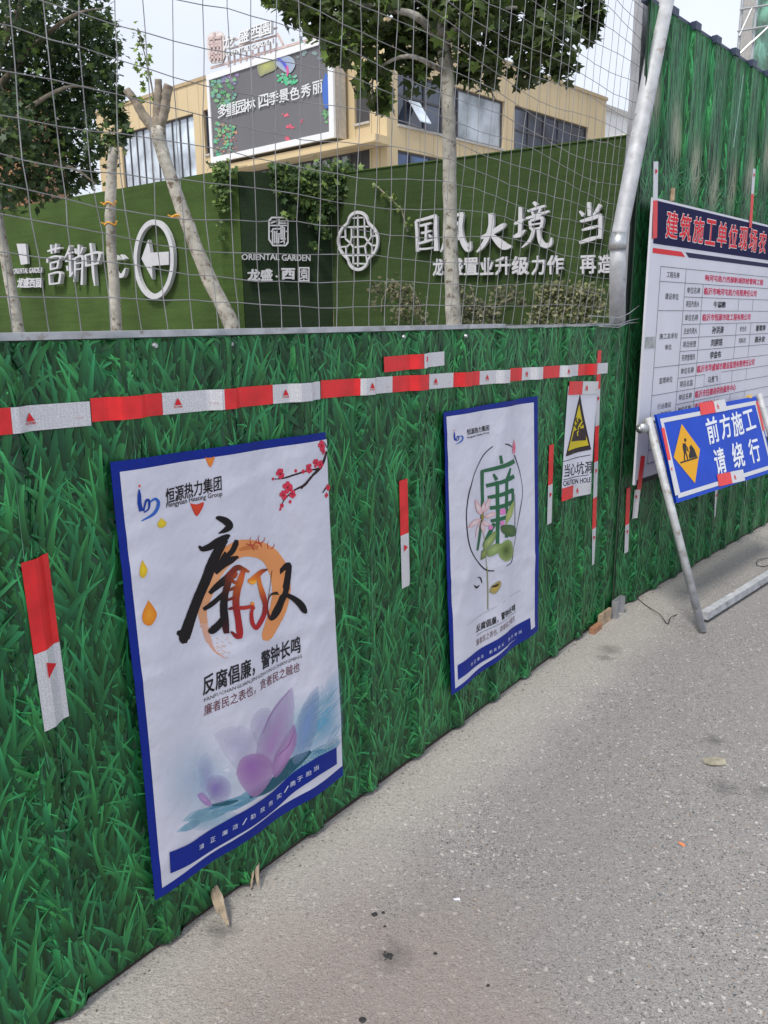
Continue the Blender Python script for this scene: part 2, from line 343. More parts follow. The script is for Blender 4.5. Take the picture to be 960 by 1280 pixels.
# ------------------------------------------------------------------ ground
def ground_mat():
    m, n, b = newmat('worn_asphalt'); b.inputs['Roughness'].default_value = .85; b.inputs['Specular IOR Level'].default_value = .3
    L = n.links.new; geo = nd(n, 'ShaderNodeNewGeometry'); P = geo.outputs['Position']
    def noise(s, d=5.0, r=.5): x = nd(n, 'ShaderNodeTexNoise', i_Scale=s, i_Detail=d, i_Roughness=r); L(P, x.inputs['Vector']); return x.outputs[0]
    wn = nd(n, 'ShaderNodeTexNoise', i_Scale=55.0, i_Detail=3.0); L(P, wn.inputs['Vector'])
    ws = nd(n, 'ShaderNodeVectorMath', operation='SCALE'); L(wn.outputs['Color'], ws.inputs[0]); ws.inputs['Scale'].default_value = .022
    wa = nd(n, 'ShaderNodeVectorMath', operation='ADD'); L(P, wa.inputs[0]); L(ws.outputs[0], wa.inputs[1])
    def vor(s): x = nd(n, 'ShaderNodeTexVoronoi', i_Scale=s); L(wa.outputs[0], x.inputs['Vector']); return x
    def mr(x, lo, hi, a=0., b_=1.): r = nd(n, 'ShaderNodeMapRange'); r.inputs[1].default_value = lo; r.inputs[2].default_value = hi; r.inputs[3].default_value = a; r.inputs[4].default_value = b_; L(x, r.inputs[0]); return r.outputs[0]
    def mix(f, a, b_):
        x = nd(n, 'ShaderNodeMix', data_type='RGBA'); L(f, x.inputs[0])
        for i, c in ((6, a), (7, b_)):
            if isinstance(c, tuple): x.inputs[i].default_value = (*c, 1)
            else: L(c, x.inputs[i])
        return x.outputs[2]
    def math_(op, a, b_): 
        x = nd(n, 'ShaderNodeMath', operation=op)
        for i, c in ((0, a), (1, b_)):
            if isinstance(c, (int, float)): x.inputs[i].default_value = c
            else: L(c, x.inputs[i])
        return x.outputs[0]
    base = mix(mr(noise(2.2, 6), .3, .7), (.165, .159, .162), (.205, .197, .197))
    base = mix(mr(noise(230, 3, .8), .40, .60), base, (.36, .35, .34)); 
    base = mix(mr(noise(150, 4, .8), .60, .66), base, (.07, .068, .07))
    # aggregate chips: stones of several greys, some pale, some dark
    for s, dmax, amt, pal in ((75, .42, .55, (.34, .33, .32)), (125, .42, .45, (.33, .32, .32)), (150, .42, .62, (.12, .118, .12)), (56, .34, .88, (.56, .54, .51)), (110, .40, .85, (.50, .49, .47)), (95, .36, .84, (.08, .078, .082)), (62, .32, .90, (.12, .12, .13)), (68, .34, .93, (.32, .25, .19))):
        v = vor(s); sep = nd(n, 'ShaderNodeSeparateColor'); L(v.outputs['Color'], sep.inputs[0])
        inside = mr(v.outputs['Distance'], dmax, dmax - .07); pick = mr(sep.outputs[0], amt, amt + .02)
        wear = mr(noise(1.3, 4), .35, .6, .6, 1.0)
        f = math_('MULTIPLY', math_('MULTIPLY', inside, pick), wear); base = mix(f, base, pal)
    # bright halo painted into the ground along the hoarding foot and a brownish patch
    n1 = nd(n, 'ShaderNodeVectorMath', operation='DOT_PRODUCT'); L(P, n1.inputs[0]); n1.inputs[1].default_value = tuple(PA.N)
    da = math_('ADD', n1.outputs['Value'], D_A)
    n2 = nd(n, 'ShaderNodeVectorMath', operation='DOT_PRODUCT'); L(P, n2.inputs[0]); n2.inputs[1].default_value = tuple(PB.N)
    db = math_('ADD', n2.outputs['Value'], D_B)
    dd = math_('MINIMUM', da, db); dd = math_('ADD', dd, math_('MULTIPLY', noise(3.5, 6, .6), .26))
    foot_glow = mr(dd, .52, .20, 0, .80); foot_glow = math_('MULTIPLY', foot_glow, mr(noise(90, 6, .85), .38, .60, .15, 1.))
    base = mix(foot_glow, base, (.50, .475, .435))
    gr = math_('MULTIPLY', mr(dd, .42, .62, 0, .22), mr(dd, 1.9, .95, 0, 1)); base = mix(gr, base, (.105, .102, .108))  # soft shadow painted into the ground as a darker band farther out
    sub = nd(n, 'ShaderNodeVectorMath', operation='DISTANCE'); L(P, sub.inputs[0]); sub.inputs[1].default_value = (-.05, 1.55, 0)
    pt = mr(math_('ADD', sub.outputs['Value'], math_('MULTIPLY', noise(2.5, 6), .6)), 1.0, .55, 0, .5); base = mix(pt, base, (.27, .225, .20))
    st = mr(noise(1.1, 7, .65), .62, .72, 0, .30); base = mix(st, base, (.10, .097, .10))
    for px, py, r_ in ((893, 925, .05), (905, 985, .055), (955, 990, .05), (762, 812, .07), (756, 822, .05), (490, 1195, .06), (275, 1165, .05)):
        c = on_ground(px, py); sp = nd(n, 'ShaderNodeVectorMath', operation='DISTANCE'); L(wa.outputs[0], sp.inputs[0]); sp.inputs[1].default_value = (c[0] + .011, c[1] + .011, .011)
        f_ = mr(math_('ADD', sp.outputs['Value'], math_('MULTIPLY', noise(28, 4), .09)), r_ + .05, r_ * .3 + .03, 0, .55); base = mix(f_, base, (.06, .058, .06))
    L(base, b.inputs['Base Color'])
    v1 = vor(75); h = math_('ADD', math_('MULTIPLY', v1.outputs['Distance'], -.6), math_('MULTIPLY', noise(180, 4), 1.4))
    bp = nd(n, 'ShaderNodeBump', i_Strength=.75); bp.inputs['Distance'].default_value = .006; L(h, bp.inputs['Height']); L(bp.outputs[0], b.inputs['Normal'])
    return m
g = MB(); g.add([(-900, -900, 0), (900, -900, 0), (900, 900, 0), (-900, 900, 0)], [(0, 1, 2, 3)])
tag(g.build('ground', ground_mat()), kind='structure')
# the raised planting bed behind the low hoarding
def fence_pt(s, back, z): return PA.O + PA.U * s + PA.N * (-back) + np.array([0, 0, z])
sb = MB(); rows = []
for j, (back, z) in enumerate([(.35, 0), (.7, .75), (1.1, 1.12), (2.5, 1.25), (6, 1.30), (11, 1.34), (16, 1.32), (22, 1.2), (24, 0)]):
    for i in range(40):
        s_ = -14 + i * .46 if i < 38 else -14 + i * .46
        p = fence_pt(s_, back, max(0, z + (.05 * math.sin(i * 1.7 + j * 2.3) if 0 < j < 8 else 0))); rows.append(p)
sb.add(rows, [(j * 40 + i, j * 40 + i + 1, (j + 1) * 40 + i + 1, (j + 1) * 40 + i) for j in range(8) for i in range(39)])
tag(sb.build('soil_bank', M['soil'], smooth=True), kind='structure')

# ------------------------------------------------------------------ printed grass on corrugated sheets
def sheet_panel(pl, u0, u1, z0, z1, parent, n_bl, length=(.09, .19), width=(.006, .0115), st=6, seed=1, pfn=prof_np, label=None, stretch=None, painted_sheen=False):
    rng = np.random.default_rng(seed)
    # corrugated base: columns at the profile breaks
    us = [u0, u1]; k = math.floor((u0 - .08) / RIB) - 1
    while True:
        c = .08 + RIB * (k + .5)
        if c > u1 + .2: break
        us += [x for x in (c - .034, c - .022, c + .022, c + .034) if u0 < x < u1]; k += 1
    us = np.array(sorted(us)); m = len(us); o = pfn(us)
    zb = z0 + rng.normal(0, .004, m) * 0
    P = [];  
    for off_b in (0., -.0012):
        for z_ in (z0, (z0 + z1) / 2, z1):
            for a, b_ in zip(us, o): P.append(pl.O + pl.U * a + pl.V * z_ + pl.N * (b_ + off_b))
    Fq = [(r * m + i, r * m + i + 1, (r + 1) * m + i + 1, (r + 1) * m + i) for r in (0, 1) for i in range(m - 1)]
    Fq += [tuple(3 * m + x for x in f[::-1]) for f in Fq[:]]
    nb = len(P); nf = len(Fq)
    # blades
    N = n_bl; t = np.linspace(0, 1, st)[None, :]
    s0 = rng.uniform(u0 - .04, u1 + .04, N); zz = rng.uniform(z0 - .16, z1 - .01, N)
    # clumps
    cx = rng.uniform(u0, u1, 60); th = rng.normal(0, .20, N); near = np.argmin(np.abs(s0[:, None] - cx[None, :]) + rng.uniform(0, .12, (N, 60)), axis=1)
    th += np.clip((s0 - cx[near]) * 6, -.6, .6)
    L = rng.uniform(*length, N) * rng.choice([.7, 1.0, 1.0, 1.25], N); W = rng.uniform(*width, N); kap = rng.normal(0, .42, N) + np.sign(th) * .30
    if stretch is not None:
        far = zz > stretch; th = np.where(far, th * .25, th); kap = np.where(far, kap * .2, kap); L = np.where(far, L * 1.9, L); W = np.where(far, W * .8, W)
    ang = th[:, None] + kap[:, None] * t; seg = L[:, None] / (st - 1)
    X = s0[:, None] + np.cumsum(np.sin(ang) * seg, axis=1); Z = zz[:, None] + np.cumsum(np.cos(ang) * seg, axis=1)
    w_ = W[:, None] * np.minimum(1, .45 + 2.2 * t) * (1 - t) ** .75
    nx, nz = np.cos(ang), -np.sin(ang)
    depth = np.sort(rng.uniform(0, 1, N)); dep = depth[:, None]
    lay = .0005 + .0015 * dep + t * .00015
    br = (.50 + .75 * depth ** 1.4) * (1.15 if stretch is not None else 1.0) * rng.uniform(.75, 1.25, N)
    hue = rng.uniform(0, 1, N)[:, None, None]
    colA = np.array([.010, .140, .050]); colB = np.array([.026, .185, .040]); tipc = np.array([.050, .34, .13])
    base = colA * (1 - hue) + colB * hue
    out_v, out_c = [], []
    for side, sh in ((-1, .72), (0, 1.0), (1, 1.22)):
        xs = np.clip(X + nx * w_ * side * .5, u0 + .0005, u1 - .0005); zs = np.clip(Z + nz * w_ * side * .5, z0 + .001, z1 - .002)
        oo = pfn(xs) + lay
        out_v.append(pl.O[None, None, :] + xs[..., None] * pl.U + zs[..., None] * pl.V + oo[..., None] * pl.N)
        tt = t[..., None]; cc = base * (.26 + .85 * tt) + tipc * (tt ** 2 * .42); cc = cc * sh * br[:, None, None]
        if painted_sheen:  # glossy reflection painted as pale patches into the blade colour between ribs
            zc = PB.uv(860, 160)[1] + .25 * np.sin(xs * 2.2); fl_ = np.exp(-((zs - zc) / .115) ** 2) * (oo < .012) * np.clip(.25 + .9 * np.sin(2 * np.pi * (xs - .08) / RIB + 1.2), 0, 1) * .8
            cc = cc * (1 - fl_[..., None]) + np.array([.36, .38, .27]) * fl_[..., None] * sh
        out_c.append(np.concatenate([np.clip(cc, 0, 1), np.ones((N, st, 1))], axis=2))
    V = np.stack(out_v, axis=2).reshape(-1, 3); Cc = np.stack(out_c, axis=2).reshape(-1, 4)
    bi = (np.arange(N) * st * 3)[:, None, None] + (np.arange(st - 1) * 3)[None, :, None] + np.arange(2)[None, None, :]
    Q = np.stack([bi, bi + 1, bi + 4, bi + 3], axis=-1).reshape(-1, 4) + nb
    allv = np.concatenate([np.array(P), V]) - BASE[root_of(parent).name]
    allf = np.concatenate([np.array(Fq), Q]).astype(np.int32)
    me = bpy.data.meshes.new('sheet_panel'); me.vertices.add(len(allv)); me.vertices.foreach_set('co', allv.astype(np.float32).ravel())
    me.loops.add(len(allf) * 4); me.loops.foreach_set('vertex_index', allf.ravel()); me.polygons.add(len(allf))
    me.polygons.foreach_set('loop_start', np.arange(0, len(allf) * 4, 4, dtype=np.int32))
    me.materials.append(M['sheet_base']); me.materials.append(M['blade'])
    mi = np.ones(len(allf), dtype=np.int32); mi[:nf] = 0; me.polygons.foreach_set('material_index', mi)
    at = me.color_attributes.new('Col', 'FLOAT_COLOR', 'POINT'); at.data.foreach_set('color', np.concatenate([np.ones((nb, 4)) * .05, Cc]).astype(np.float32).ravel())
    me.update(calc_edges=True); me.validate()
    ob = bpy.data.objects.new('sheet_panel', me); C.objects.link(ob); ob.parent = parent
    if label: ob['label'] = label
    return ob

lowf = thing('low_hoarding', 'low corrugated hoarding printed with green grass, posters hung on it', 'hoarding', PA.O + PA.U * 2)
edges = [-.6, .60, 1.565, 2.44, 3.18, PA.uv(774, 600)[0]]
for i in range(5):
    wd = edges[i + 1] - edges[i]
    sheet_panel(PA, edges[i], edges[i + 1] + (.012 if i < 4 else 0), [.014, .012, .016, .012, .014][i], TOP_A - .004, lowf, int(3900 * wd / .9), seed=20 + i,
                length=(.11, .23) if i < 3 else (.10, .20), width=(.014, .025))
rail = MB(); rail.slab(PA, -.6, 2.80, TOP_A - .003, TOP_A + .012, -.035, .006); rail.slab(PA, -.6, 2.80, TOP_A - .03, TOP_A - .004, -.035, -.031)
rail.build('top_rail', M['galv_light'], lowf)
rail = MB(); rail.slab(PA, 2.81, 3.95, TOP_A - .006, TOP_A + .004, -.03, .002); rail.build('top_rail', M['galv'], lowf)
fbm_ = mat('dark_rusty_foot_rail', (.035, .022, .018), .8, var=.4, scale=9)
fr1 = MB(); fr1.slab(PA, -.6, PA.uv(774, 600)[0], -.01, .05, -.014, -.003); fr1.build('foot_rail', fbm_, lowf)
for sx, sy in ((287, 430), (503, 421), (192, 432), (575, 420)):
    u, v = PA.uv(sx, sy); sc_ = MB(); sc_.tube([PA.w(u, v, prof_np(np.array(u)) + .003), PA.w(u, v, prof_np(np.array(u)) + .010)], [.008, .005], 8); sc_.build('screw', M['galv'], lowf)
scr = MB(); rs_ = random.Random(9)
for k in range(-1, 14):
    for e_ in (-.036, .036, 0.0):
        u = .08 + RIB * (k + .5) + e_ + rs_.uniform(-.004, .004)
        if not (.3 < u < 3.85): continue
        z_ = rs_.uniform(.05, .4)
        while z_ < 1.5:
            L_ = rs_.uniform(.04, .32); du = rs_.uniform(-.006, .006); w2 = rs_.uniform(.0006, .0016); o_ = prof_np(np.array(u)) + .0042
            if rs_.random() < .45: scr.add([PA.w(u - w2, z_, o_), PA.w(u + w2, z_, o_), PA.w(u + du + w2 * .3, min(1.55, z_ + L_), o_), PA.w(u + du - w2 * .3, min(1.55, z_ + L_), o_)], [(0, 1, 2, 3)])
            z_ += L_ + rs_.uniform(.02, .4)
sco = scr.build('scuff_marks', mat('worn_sheet_edge', (.10, .24, .16), .5, var=.3, scale=20), lowf); sco['kind'] = 'stuff'
bs = MB(); 
for k in range(6): bs.tube([PA.w(0.3 + k * .7, .02, -.05), PA.w(.3 + k * .7, 1.56, -.05)], .02, 6)
bs.build('back_post', M['galv'], lowf)

tall = thing('tall_hoarding', 'tall corrugated hoarding printed with green grass behind the white information board', 'hoarding', PB.O + PB.U * 5.5)
EB0 = PB.uv(784, 400)[0]
eb = [EB0, 4.90, 5.78, 6.66, 7.54, 8.42]
for i in range(5):
    sheet_panel(PB, eb[i], eb[i + 1] + (.01 if i < 4 else 0), [.010, .012, .014, .010, .012][i], TOP_B, tall, 5600 if i < 3 else 3500, seed=50 + i, length=(.10, .20), width=(.012, .021), st=5, stretch=2.25, painted_sheen=True)
# pale strip peeling along the sheet joint, with the dark top capping following the ribs
fr1 = MB(); fr1.slab(PB, EB0, 8.42, -.01, .05, -.014, -.003); fr1.build('foot_rail', fbm_, tall)
cap = MB()
cap.slab(PB, EB0, 8.42, TOP_B - .012, TOP_B + .018, -.028, -.004)
cap.build('top_capping', M['trim_dark'], tall)
kk = math.ceil((EB0 - .08) / RIB)
while .08 + RIB * (kk + .5) < 8.4:
    c = .08 + RIB * (kk + .5); e = MB(); e.slab(PB, c - .036, c + .036, TOP_B - .015, TOP_B + .022, -.003, .026); e.build('rib_end', M['trim_dark'], tall); kk += 1
st_ = MB()
u1, v1 = PB.uv(924, 95); u2, v2 = PB.uv(911, 185); st_.add([PB.w(u1 - .004, v1, .024), PB.w(u1 + .004, v1, .024), PB.w(u2 + .007, v2, .026), PB.w(u2 - .004, v2, .026)], [(0, 1, 2, 3)]); st_.build('peeled_seam', mat('pale_green_edge', (.30, .45, .42), .5), tall)

# ------------------------------------------------------------------ corner post, brace and wire mesh
PAk = Plane(PA.O - PA.N * .11, PA.U, PA.V)
cp = thing('corner_post', 'grey steel channel post standing where the two hoardings meet', 'post', PA.w(3.99, 0, .0))
def chan(pl, u, z0, z1, w_, d_, t=.005, off=0.0):
    m_ = MB(); m_.slab(pl, u - w_ / 2, u + w_ / 2, z0, z1, off, off + t); m_.slab(pl, u - w_ / 2, u - w_ / 2 + t, z0, z1, off + t, off + d_); m_.slab(pl, u + w_ / 2 - t, u + w_ / 2, z0, z1, off + t, off + d_)
    m_.slab(pl, u - w_ / 2 + t, u - w_ / 2 + .03, z0, z1, off + d_ - t, off + d_ - .0002); return m_
chan(PAk, (PAk.uv(770, 400)[0] + PAk.uv(788, 400)[0]) / 2, 0.0, 4.2, PAk.uv(788, 400)[0] - PAk.uv(770, 400)[0], .045).build('channel', M['post'], cp)
fa, fb_ = PA.uv(757, 780)[0], PA.uv(767, 778)[0]; chan(PA, (fa + fb_) / 2, 0, .10, fb_ - fa, .03, off=.028).build('post_foot', M['post'], cp)
pw = MB(); a, b = PA.uv(742, 778)[0], PA.uv(755, 778)[0]; pw.slab(PA, a, b, 0, .07, .022, .038); o = pw.build('wooden_plank', M['wood'], base=PA.w(a, 0)); tag(o, 'pale timber plank end standing under the hoarding beside the grey post', 'plank')
pb = MB(); a0 = PA.uv(729, 782)[0]; pb.slab(PA, a0 + .03, a - .006, 0, .032, .022, .050); o = pb.build('brick', M['brick'], base=PA.w(a0, 0)); tag(o, 'orange brick bit wedged beside the pale plank end', 'brick')

br_ = thing('leaning_tube', 'thick galvanised tube leaning over the wire mesh end, kinked above the hoarding top', 'tube', PA.w(PA.uv(769, 406)[0], 1.57))
def sq(pl, p, q, w_, d_, off):
    m_ = MB(); V = []
    for (u, v) in (p, q):
        for du, do in ((-w_ / 2, 0), (w_ / 2, 0), (w_ / 2, d_), (-w_ / 2, d_)): V.append(pl.w(u + du, v, off + do))
    return m_.add(V, [(0, 1, 5, 4), (1, 2, 6, 5), (2, 3, 7, 6), (3, 0, 4, 7), (3, 2, 1, 0), (4, 5, 6, 7)])
tb, tm, tt_ = PA.uv(769, 406), PA.uv(770, 300), PA.uv(833, -22)
P0, P1, P2 = [PA.w(*q, .0) for q in (tb, tm, tt_)]
tm_ = MB(); dirb = (P2 - P1) / np.linalg.norm(P2 - P1)
tm_.tube([P0 + PA.N * .01, P0 * .3 + P1 * .7 + PA.N * .01, P1 + PA.N * .01 - np.array([0, 0, .03])], [.039, .039, .036], 14); tm_.build('tube_foot', M['galv_light'], br_, smooth=True)
tm_ = MB(); tm_.tube([P1 - dirb * .02 + PA.N * .012, P1 + dirb * .04 + PA.N * .012, P1 * .5 + P2 * .5 + PA.N * .012, P2 + PA.N * .012], [.031, .038, .041, .043], 14); tm_.build('leaning_length', M['galv_light'], br_, smooth=True)
tm_ = MB(); tm_.tube([P1 - np.array([0, 0, .045]) + PA.N * .01, P1 - np.array([0, 0, .02]) + PA.N * .01, P1 + dirb * .03 + PA.N * .012], [.040, .0415, .039], 14); tm_.build('collar', M['galv'], br_, smooth=True)

wm = thing('wire_mesh_fence', 'sagging galvanised wire mesh rising above the low hoarding', 'wire fence', PA.w(2, 1.57, -.03))
PU0, PU1 = -.45, 3.95
def mesh_uv(i, j, ni, nj):
    u = PU0 + i * .0765; v = 1.575 + j * .0735
    k = np.interp(u, [0, .8, 1.6, 2.6, 3.9], [0.0, .01, .02, .14, .30])
    uu_ = u + (v - 1.57) * k * .85
    sag = .022 * math.sin(u * 2.3 + j * .35) + .012 * math.sin(u * 5.7 + j * 1.1)
    lean = .010 * math.sin(v * 3.1 + i * .25) + .006 * math.sin(v * 8 + i * 1.9)
    off = -.03 + .02 * math.sin(u * 1.9 + v * 1.3) * min(1, (v - 1.57) * 2)
    rr = random.Random(i * 77 + j * 13)
    return uu_ + lean * min(1, (v - 1.57) * 3) + rr.uniform(-.003, .003), v + sag * min(1, (v - 1.57) * 4) + rr.uniform(-.003, .003), off
nI, nJ = int((PU1 - PU0) / .0765) + 1, 34
ms = MB()
for i in range(nI):
    ms.tube([PA.w(*mesh_uv(i, j, nI, nJ)) for j in range(nJ)], .00122, 5, cap=False)
ms.build('vertical_wires', M['wire'], wm)['kind'] = 'stuff'
ms = MB()
for j in range(nJ):
    ms.tube([PA.w(*(lambda q: (q[0], q[1], q[2] + .003))(mesh_uv(i, j, nI, nJ))) for i in range(nI)], .00122, 5, cap=False)
ms.build('horizontal_wires', M['wire'], wm)['kind'] = 'stuff'
ms = MB()
u0_, v0_ = PA.uv(756, 404); 
for dz, up in ((0, .02), (.035, .05), (-.01, .01)): ms.tube([PA.w(u0_ - .2, v0_ + dz, .0), PA.w(u0_ + .05, v0_ + dz - .01, .05), PA.w(u0_ + .16, v0_ + dz + .01, .055), PA.w(u0_ + .36, v0_ + dz + up, .03)], .002, 5)
ms.build('tie_wire', M['galv'], wm)

# ------------------------------------------------------------------ reflective tapes
def tape(pl, pts_c, hw, label, segs, group=None, vertical=False, off=.0062, marks=True, name='reflective_tape', cat='tape', wedge=None):
    """pts_c: centre line ends in picture coordinates; segs: list of (colour, fraction end)"""
    A_, B_ = [np.array(pl.uv(*p)) for p in pts_c]; d = (B_ - A_); Ln = np.linalg.norm(d); d = d / Ln; nrm = np.array([-d[1], d[0]])
    if nrm[1] < 0 or (vertical and nrm[0] < 0): nrm = -nrm
    root = thing(name, label, cat, pl.w(*((A_ + B_) / 2)), group)
    s0 = 0.0
    for k, (cname, s1) in enumerate(segs):
        a, b = A_ + d * Ln * s0, A_ + d * Ln * s1
        m_ = MB(); nn = max(4, int((s1 - s0) * Ln / .008)); h0 = hw; h1 = hw
        if wedge and k == len(segs) - 1: h1 = hw * wedge
        c4 = [a + nrm * h0, b + nrm * h1, b - nrm * h1, a - nrm * h0]
        m_.grid(pl, c4, off + .0006 * (k % 2), nn, 3 if not vertical else 5, back=.0008)
        o = m_.build('red_segment' if cname == 'r' else 'white_segment', M['red_tape' if cname == 'r' else 'white_tape'], root)
        if cname == 'w' and marks:
            t_ = MB(); c = a + d * min(.07, (s1 - s0) * Ln * .25); h = hw * .42
            if vertical:   # marks read sideways
                P = [c + nrm * -h * .2 + d * h, c + d * -h + nrm * -h * .2, c + nrm * h * 1.5]; h *= 1.25; P = [c - nrm * h * .6 - d * h, c - nrm * h * .6 + d * h, c + nrm * h * 1.1]
            else: P = [c - d * h - nrm * h * .5, c + d * h - nrm * h * .5, c + nrm * h * 1.1]
            t_.poly(pl, P, off + .0032, (.65, .02, .03), uv=True)
            if hw > .02 and not vertical:
                text(t_, pl, '反光膜', c - d * h * 1.1 - nrm * h * 1.15, c + d * h * 1.2 - nrm * h * 1.15, c - d * h * 1.1 - nrm * h * .68, off + .0018, (.65, .02, .03), uv=True, bold=.01, res=1)
                e = b - d * min(.05, .18 * (s1 - s0) * Ln); text(t_, pl, 'CCC', e - d * .004 - nrm * h * .9, e + d * .016 - nrm * h * .9, e - d * .004 - nrm * h * .5, off + .0018, (.6, .3, .32), uv=True, res=1)
            t_.build('printed_mark', M['ink_solid'], o)
        s0 = s1
    return root
TG = 'reflective tape strips stuck on the hoardings'
def fr(a, b, x): return (x - a) / (b - a)
def frs(pl, A_, B_, xs):     # fractions along the strip where given picture x positions fall
    ua, ub = pl.uv(*A_)[0], pl.uv(*B_)[0]; return [(pl.uv(x, A_[1] + (B_[1] - A_[1]) * (x - A_[0]) / (B_[0] - A_[0]))[0] - ua) / (ub - ua) for x in xs]
hwT = .0255
def htape(a, b, xs, first, label, hw=hwT, off=.006, **k):
    f_ = frs(PA, a, b, xs) + [1.0]; cols = ['r' if (i % 2 == 0) == (first == 'r') else 'w' for i in range(len(f_))]
    return tape(PAf, (a, b), hw, label, list(zip(cols, f_)), TG, off=off, **k)
htape((-60, 531), (115, 517), [10], 'r', 'level tape strip, mostly broad silver with red triangle, running out above the lone upright strip', hw=.026)
htape((116, 513), (402, 488), [205, 276, 343], 'r', 'level tape strip running above the plum blossom poster, red and silver')
htape((402, 488), (636, 470), [435, 493, 539, 570, 601], 'r', 'level tape strip running on from above the blossom poster to the second poster top', off=.0068) if False else htape((403, 487), (636, 470), [449, 492, 538, 568, 601], 'r', 'level tape strip above the second poster and below the short extra strip', off=.0068)
htape((635, 469), (761, 460), [654, 676, 701, 724, 743], 'r', 'level tape strip ending in silver above the yellow caution sheet')
e = tape(PAf, ((482, 456), (557, 448)), .024, 'short red and silver tape strip stuck above the long level row', [('r', frs(PA, (482, 456), (557, 448), [526])[0]), ('w', 1.0)], TG, marks=False)
m3 = MB(); text(m3, PAf, '3M', (528, 452), (536, 451), (528, 446), .0075, (.7, .03, .05), bold=.03); m3.build('printed_mark', M['ink_solid'], [c for c in e.children if c.name.startswith('white')][0])
def vt(pl, a, b, hw, segs, label, off=.006, wedge=None): return tape(pl, (a, b), hw, label, segs, TG, vertical=True, off=off, wedge=wedge)
vt(PAf, (42, 697), (70, 904), .035, [('r', .53), ('w', 1)], 'broad upright tape strip, red over silver, alone beside the calligraphy and blossom poster')
vt(PAf, (506, 600), (509, 734), .0235, [('r', .50), ('w', 1)], 'upright tape strip, red over silver, between the two posters')
vt(PAf, (691, 556), (688, 655), .0225, [('r', .5), ('w', 1)], 'upright tape strip, red over silver, between second poster and caution sheet')
vt(PAf, (751, 438), (743, 706), .024, [('r', .17), ('w', .335), ('r', .50), ('w', .67), ('r', .82), ('w', 1)], 'long upright tape strip crossing the level row end, alongside the caution sheet', off=.0045, wedge=.55)
vt(PBf, (787, 610), (784, 691), .024, [('r', .56), ('w', 1)], 'upright tape strip, red over silver, under the information board corner')
vt(PBf, (796, 612), (793, 648), .022, [('w', 1)], 'short silver tape tail hanging behind the board corner', off=.010)
vt(PBf, (893, 610), (892, 645), .024, [('w', 1)], 'silver tape strip below the blue detour sign, nearer the tilted pipe')
vt(PBf, (932, 596), (930, 631), .024, [('w', 1)], 'silver tape strip below the blue detour sign, farther from the tilted pipe')

# ------------------------------------------------------------------ poster of calligraphy and lotus
def corners(pl, pts): return [np.array(pl.uv(*p)) for p in pts]
INK = (.012, .010, .012)
def logo(mb, pl, bx, by, s, off):      # the small blue letter-like logo; s = size in picture px
    B_ = (.01, .045, .32)
    brush(mb, pl, [(bx + .03 * s, by - .95 * s, .05 * s), (bx + .04 * s, by - .7 * s, .14 * s), (bx + .05 * s, by - .4 * s, .16 * s), (bx + .12 * s, by - .1 * s, .17 * s)], off, B_)
    brush(mb, pl, [(bx + .2 * s, by - .1 * s, .06 * s), (bx + .30 * s, by - .50 * s, .09 * s), (bx + .42 * s, by - .50 * s, .10 * s), (bx + .40 * s, by - .2 * s, .07 * s), (bx + .22 * s, by - .05 * s, .05 * s)], off + .0002, B_)
    brush(mb, pl, [(bx + .45 * s, by - .45 * s, .05 * s), (bx + .66 * s, by - .58 * s, .10 * s), (bx + .80 * s, by - .40 * s, .13 * s), (bx + .62 * s, by - .02 * s, .12 * s), (bx + .12 * s, by + .28 * s, .04 * s)], off + .0004, (.03, .12, .50))
    petal(mb, pl, [(bx + .0 * s, by - 1.1 * s), (bx + .05 * s, by - 1.15 * s), (bx + .09 * s, by - 1.08 * s), (bx + .04 * s, by - 1.02 * s)], off, (.7, .1, .08), (.7, .1, .08), rings=1)
p1 = thing('poster', 'large white poster with bold black brush calligraphy over an orange ring and purple lotus', 'poster', PAd.w(1.4, .7), 'blue bordered posters on the low hoarding')
outer = corners(PAd, [(139, 578), (407, 540), (431, 970), (195, 1126)])
inner = corners(PAd, [(150, 590), (408.2, 549), (429.5, 958), (203, 1110)])
s_ = MB(); s_.grid(PAd, outer, 0, 70, 100, back=.0015); s_.build('backing_sheet', M['blue_ink'], p1, smooth=True)
s_ = MB(); s_.grid(PAd, inner, .0009, 70, 100, back=.0004); s_.build('paper_field', M['paper'], p1, smooth=True)
art = MB(); K = .0013
Z3 = (170, 820, 3.556); Z2 = (130, 540, 3.097); Z1 = (210, 630, 5.333)
A0 = (0., 0., 0., 0.)
# watery background
petal(art, PAd, [(80, 480), (230, 330), (420, 420), (520, 560), (480, 660), (300, 760), (110, 690)], K, (.30, .50, .68, .45), (.45, .62, .75, .0), Z3, 6)
petal(art, PAd, [(700, 260), (820, 120), (905, 60), (918, 200), (915, 350), (800, 450), (690, 500)], K + .0001, (.10, .38, .60, .85), (.35, .60, .75, .05), Z3, 6)
petal(art, PAd, [(560, 330), (640, 200), (760, 150), (860, 180), (800, 420), (620, 560)], K + .00015, (.55, .72, .82, .6), (.6, .75, .82, 0), Z3, 5)
for k in range(26):
    y0 = random.uniform(150, 400); x0 = random.uniform(720, 850); c = random.choice([(.62, .70, .78, .5), (.20, .44, .60, .35), (.36, .58, .70, .4)])
    brush(art, PAd, [(x0, y0 + 60, 3), (x0 + 40, y0 + 20 + random.uniform(-15, 15), random.uniform(3, 8)), (min(912, x0 + 90), y0 - 20, 2)], K + .00020 + k * 4e-6, c, Z3)
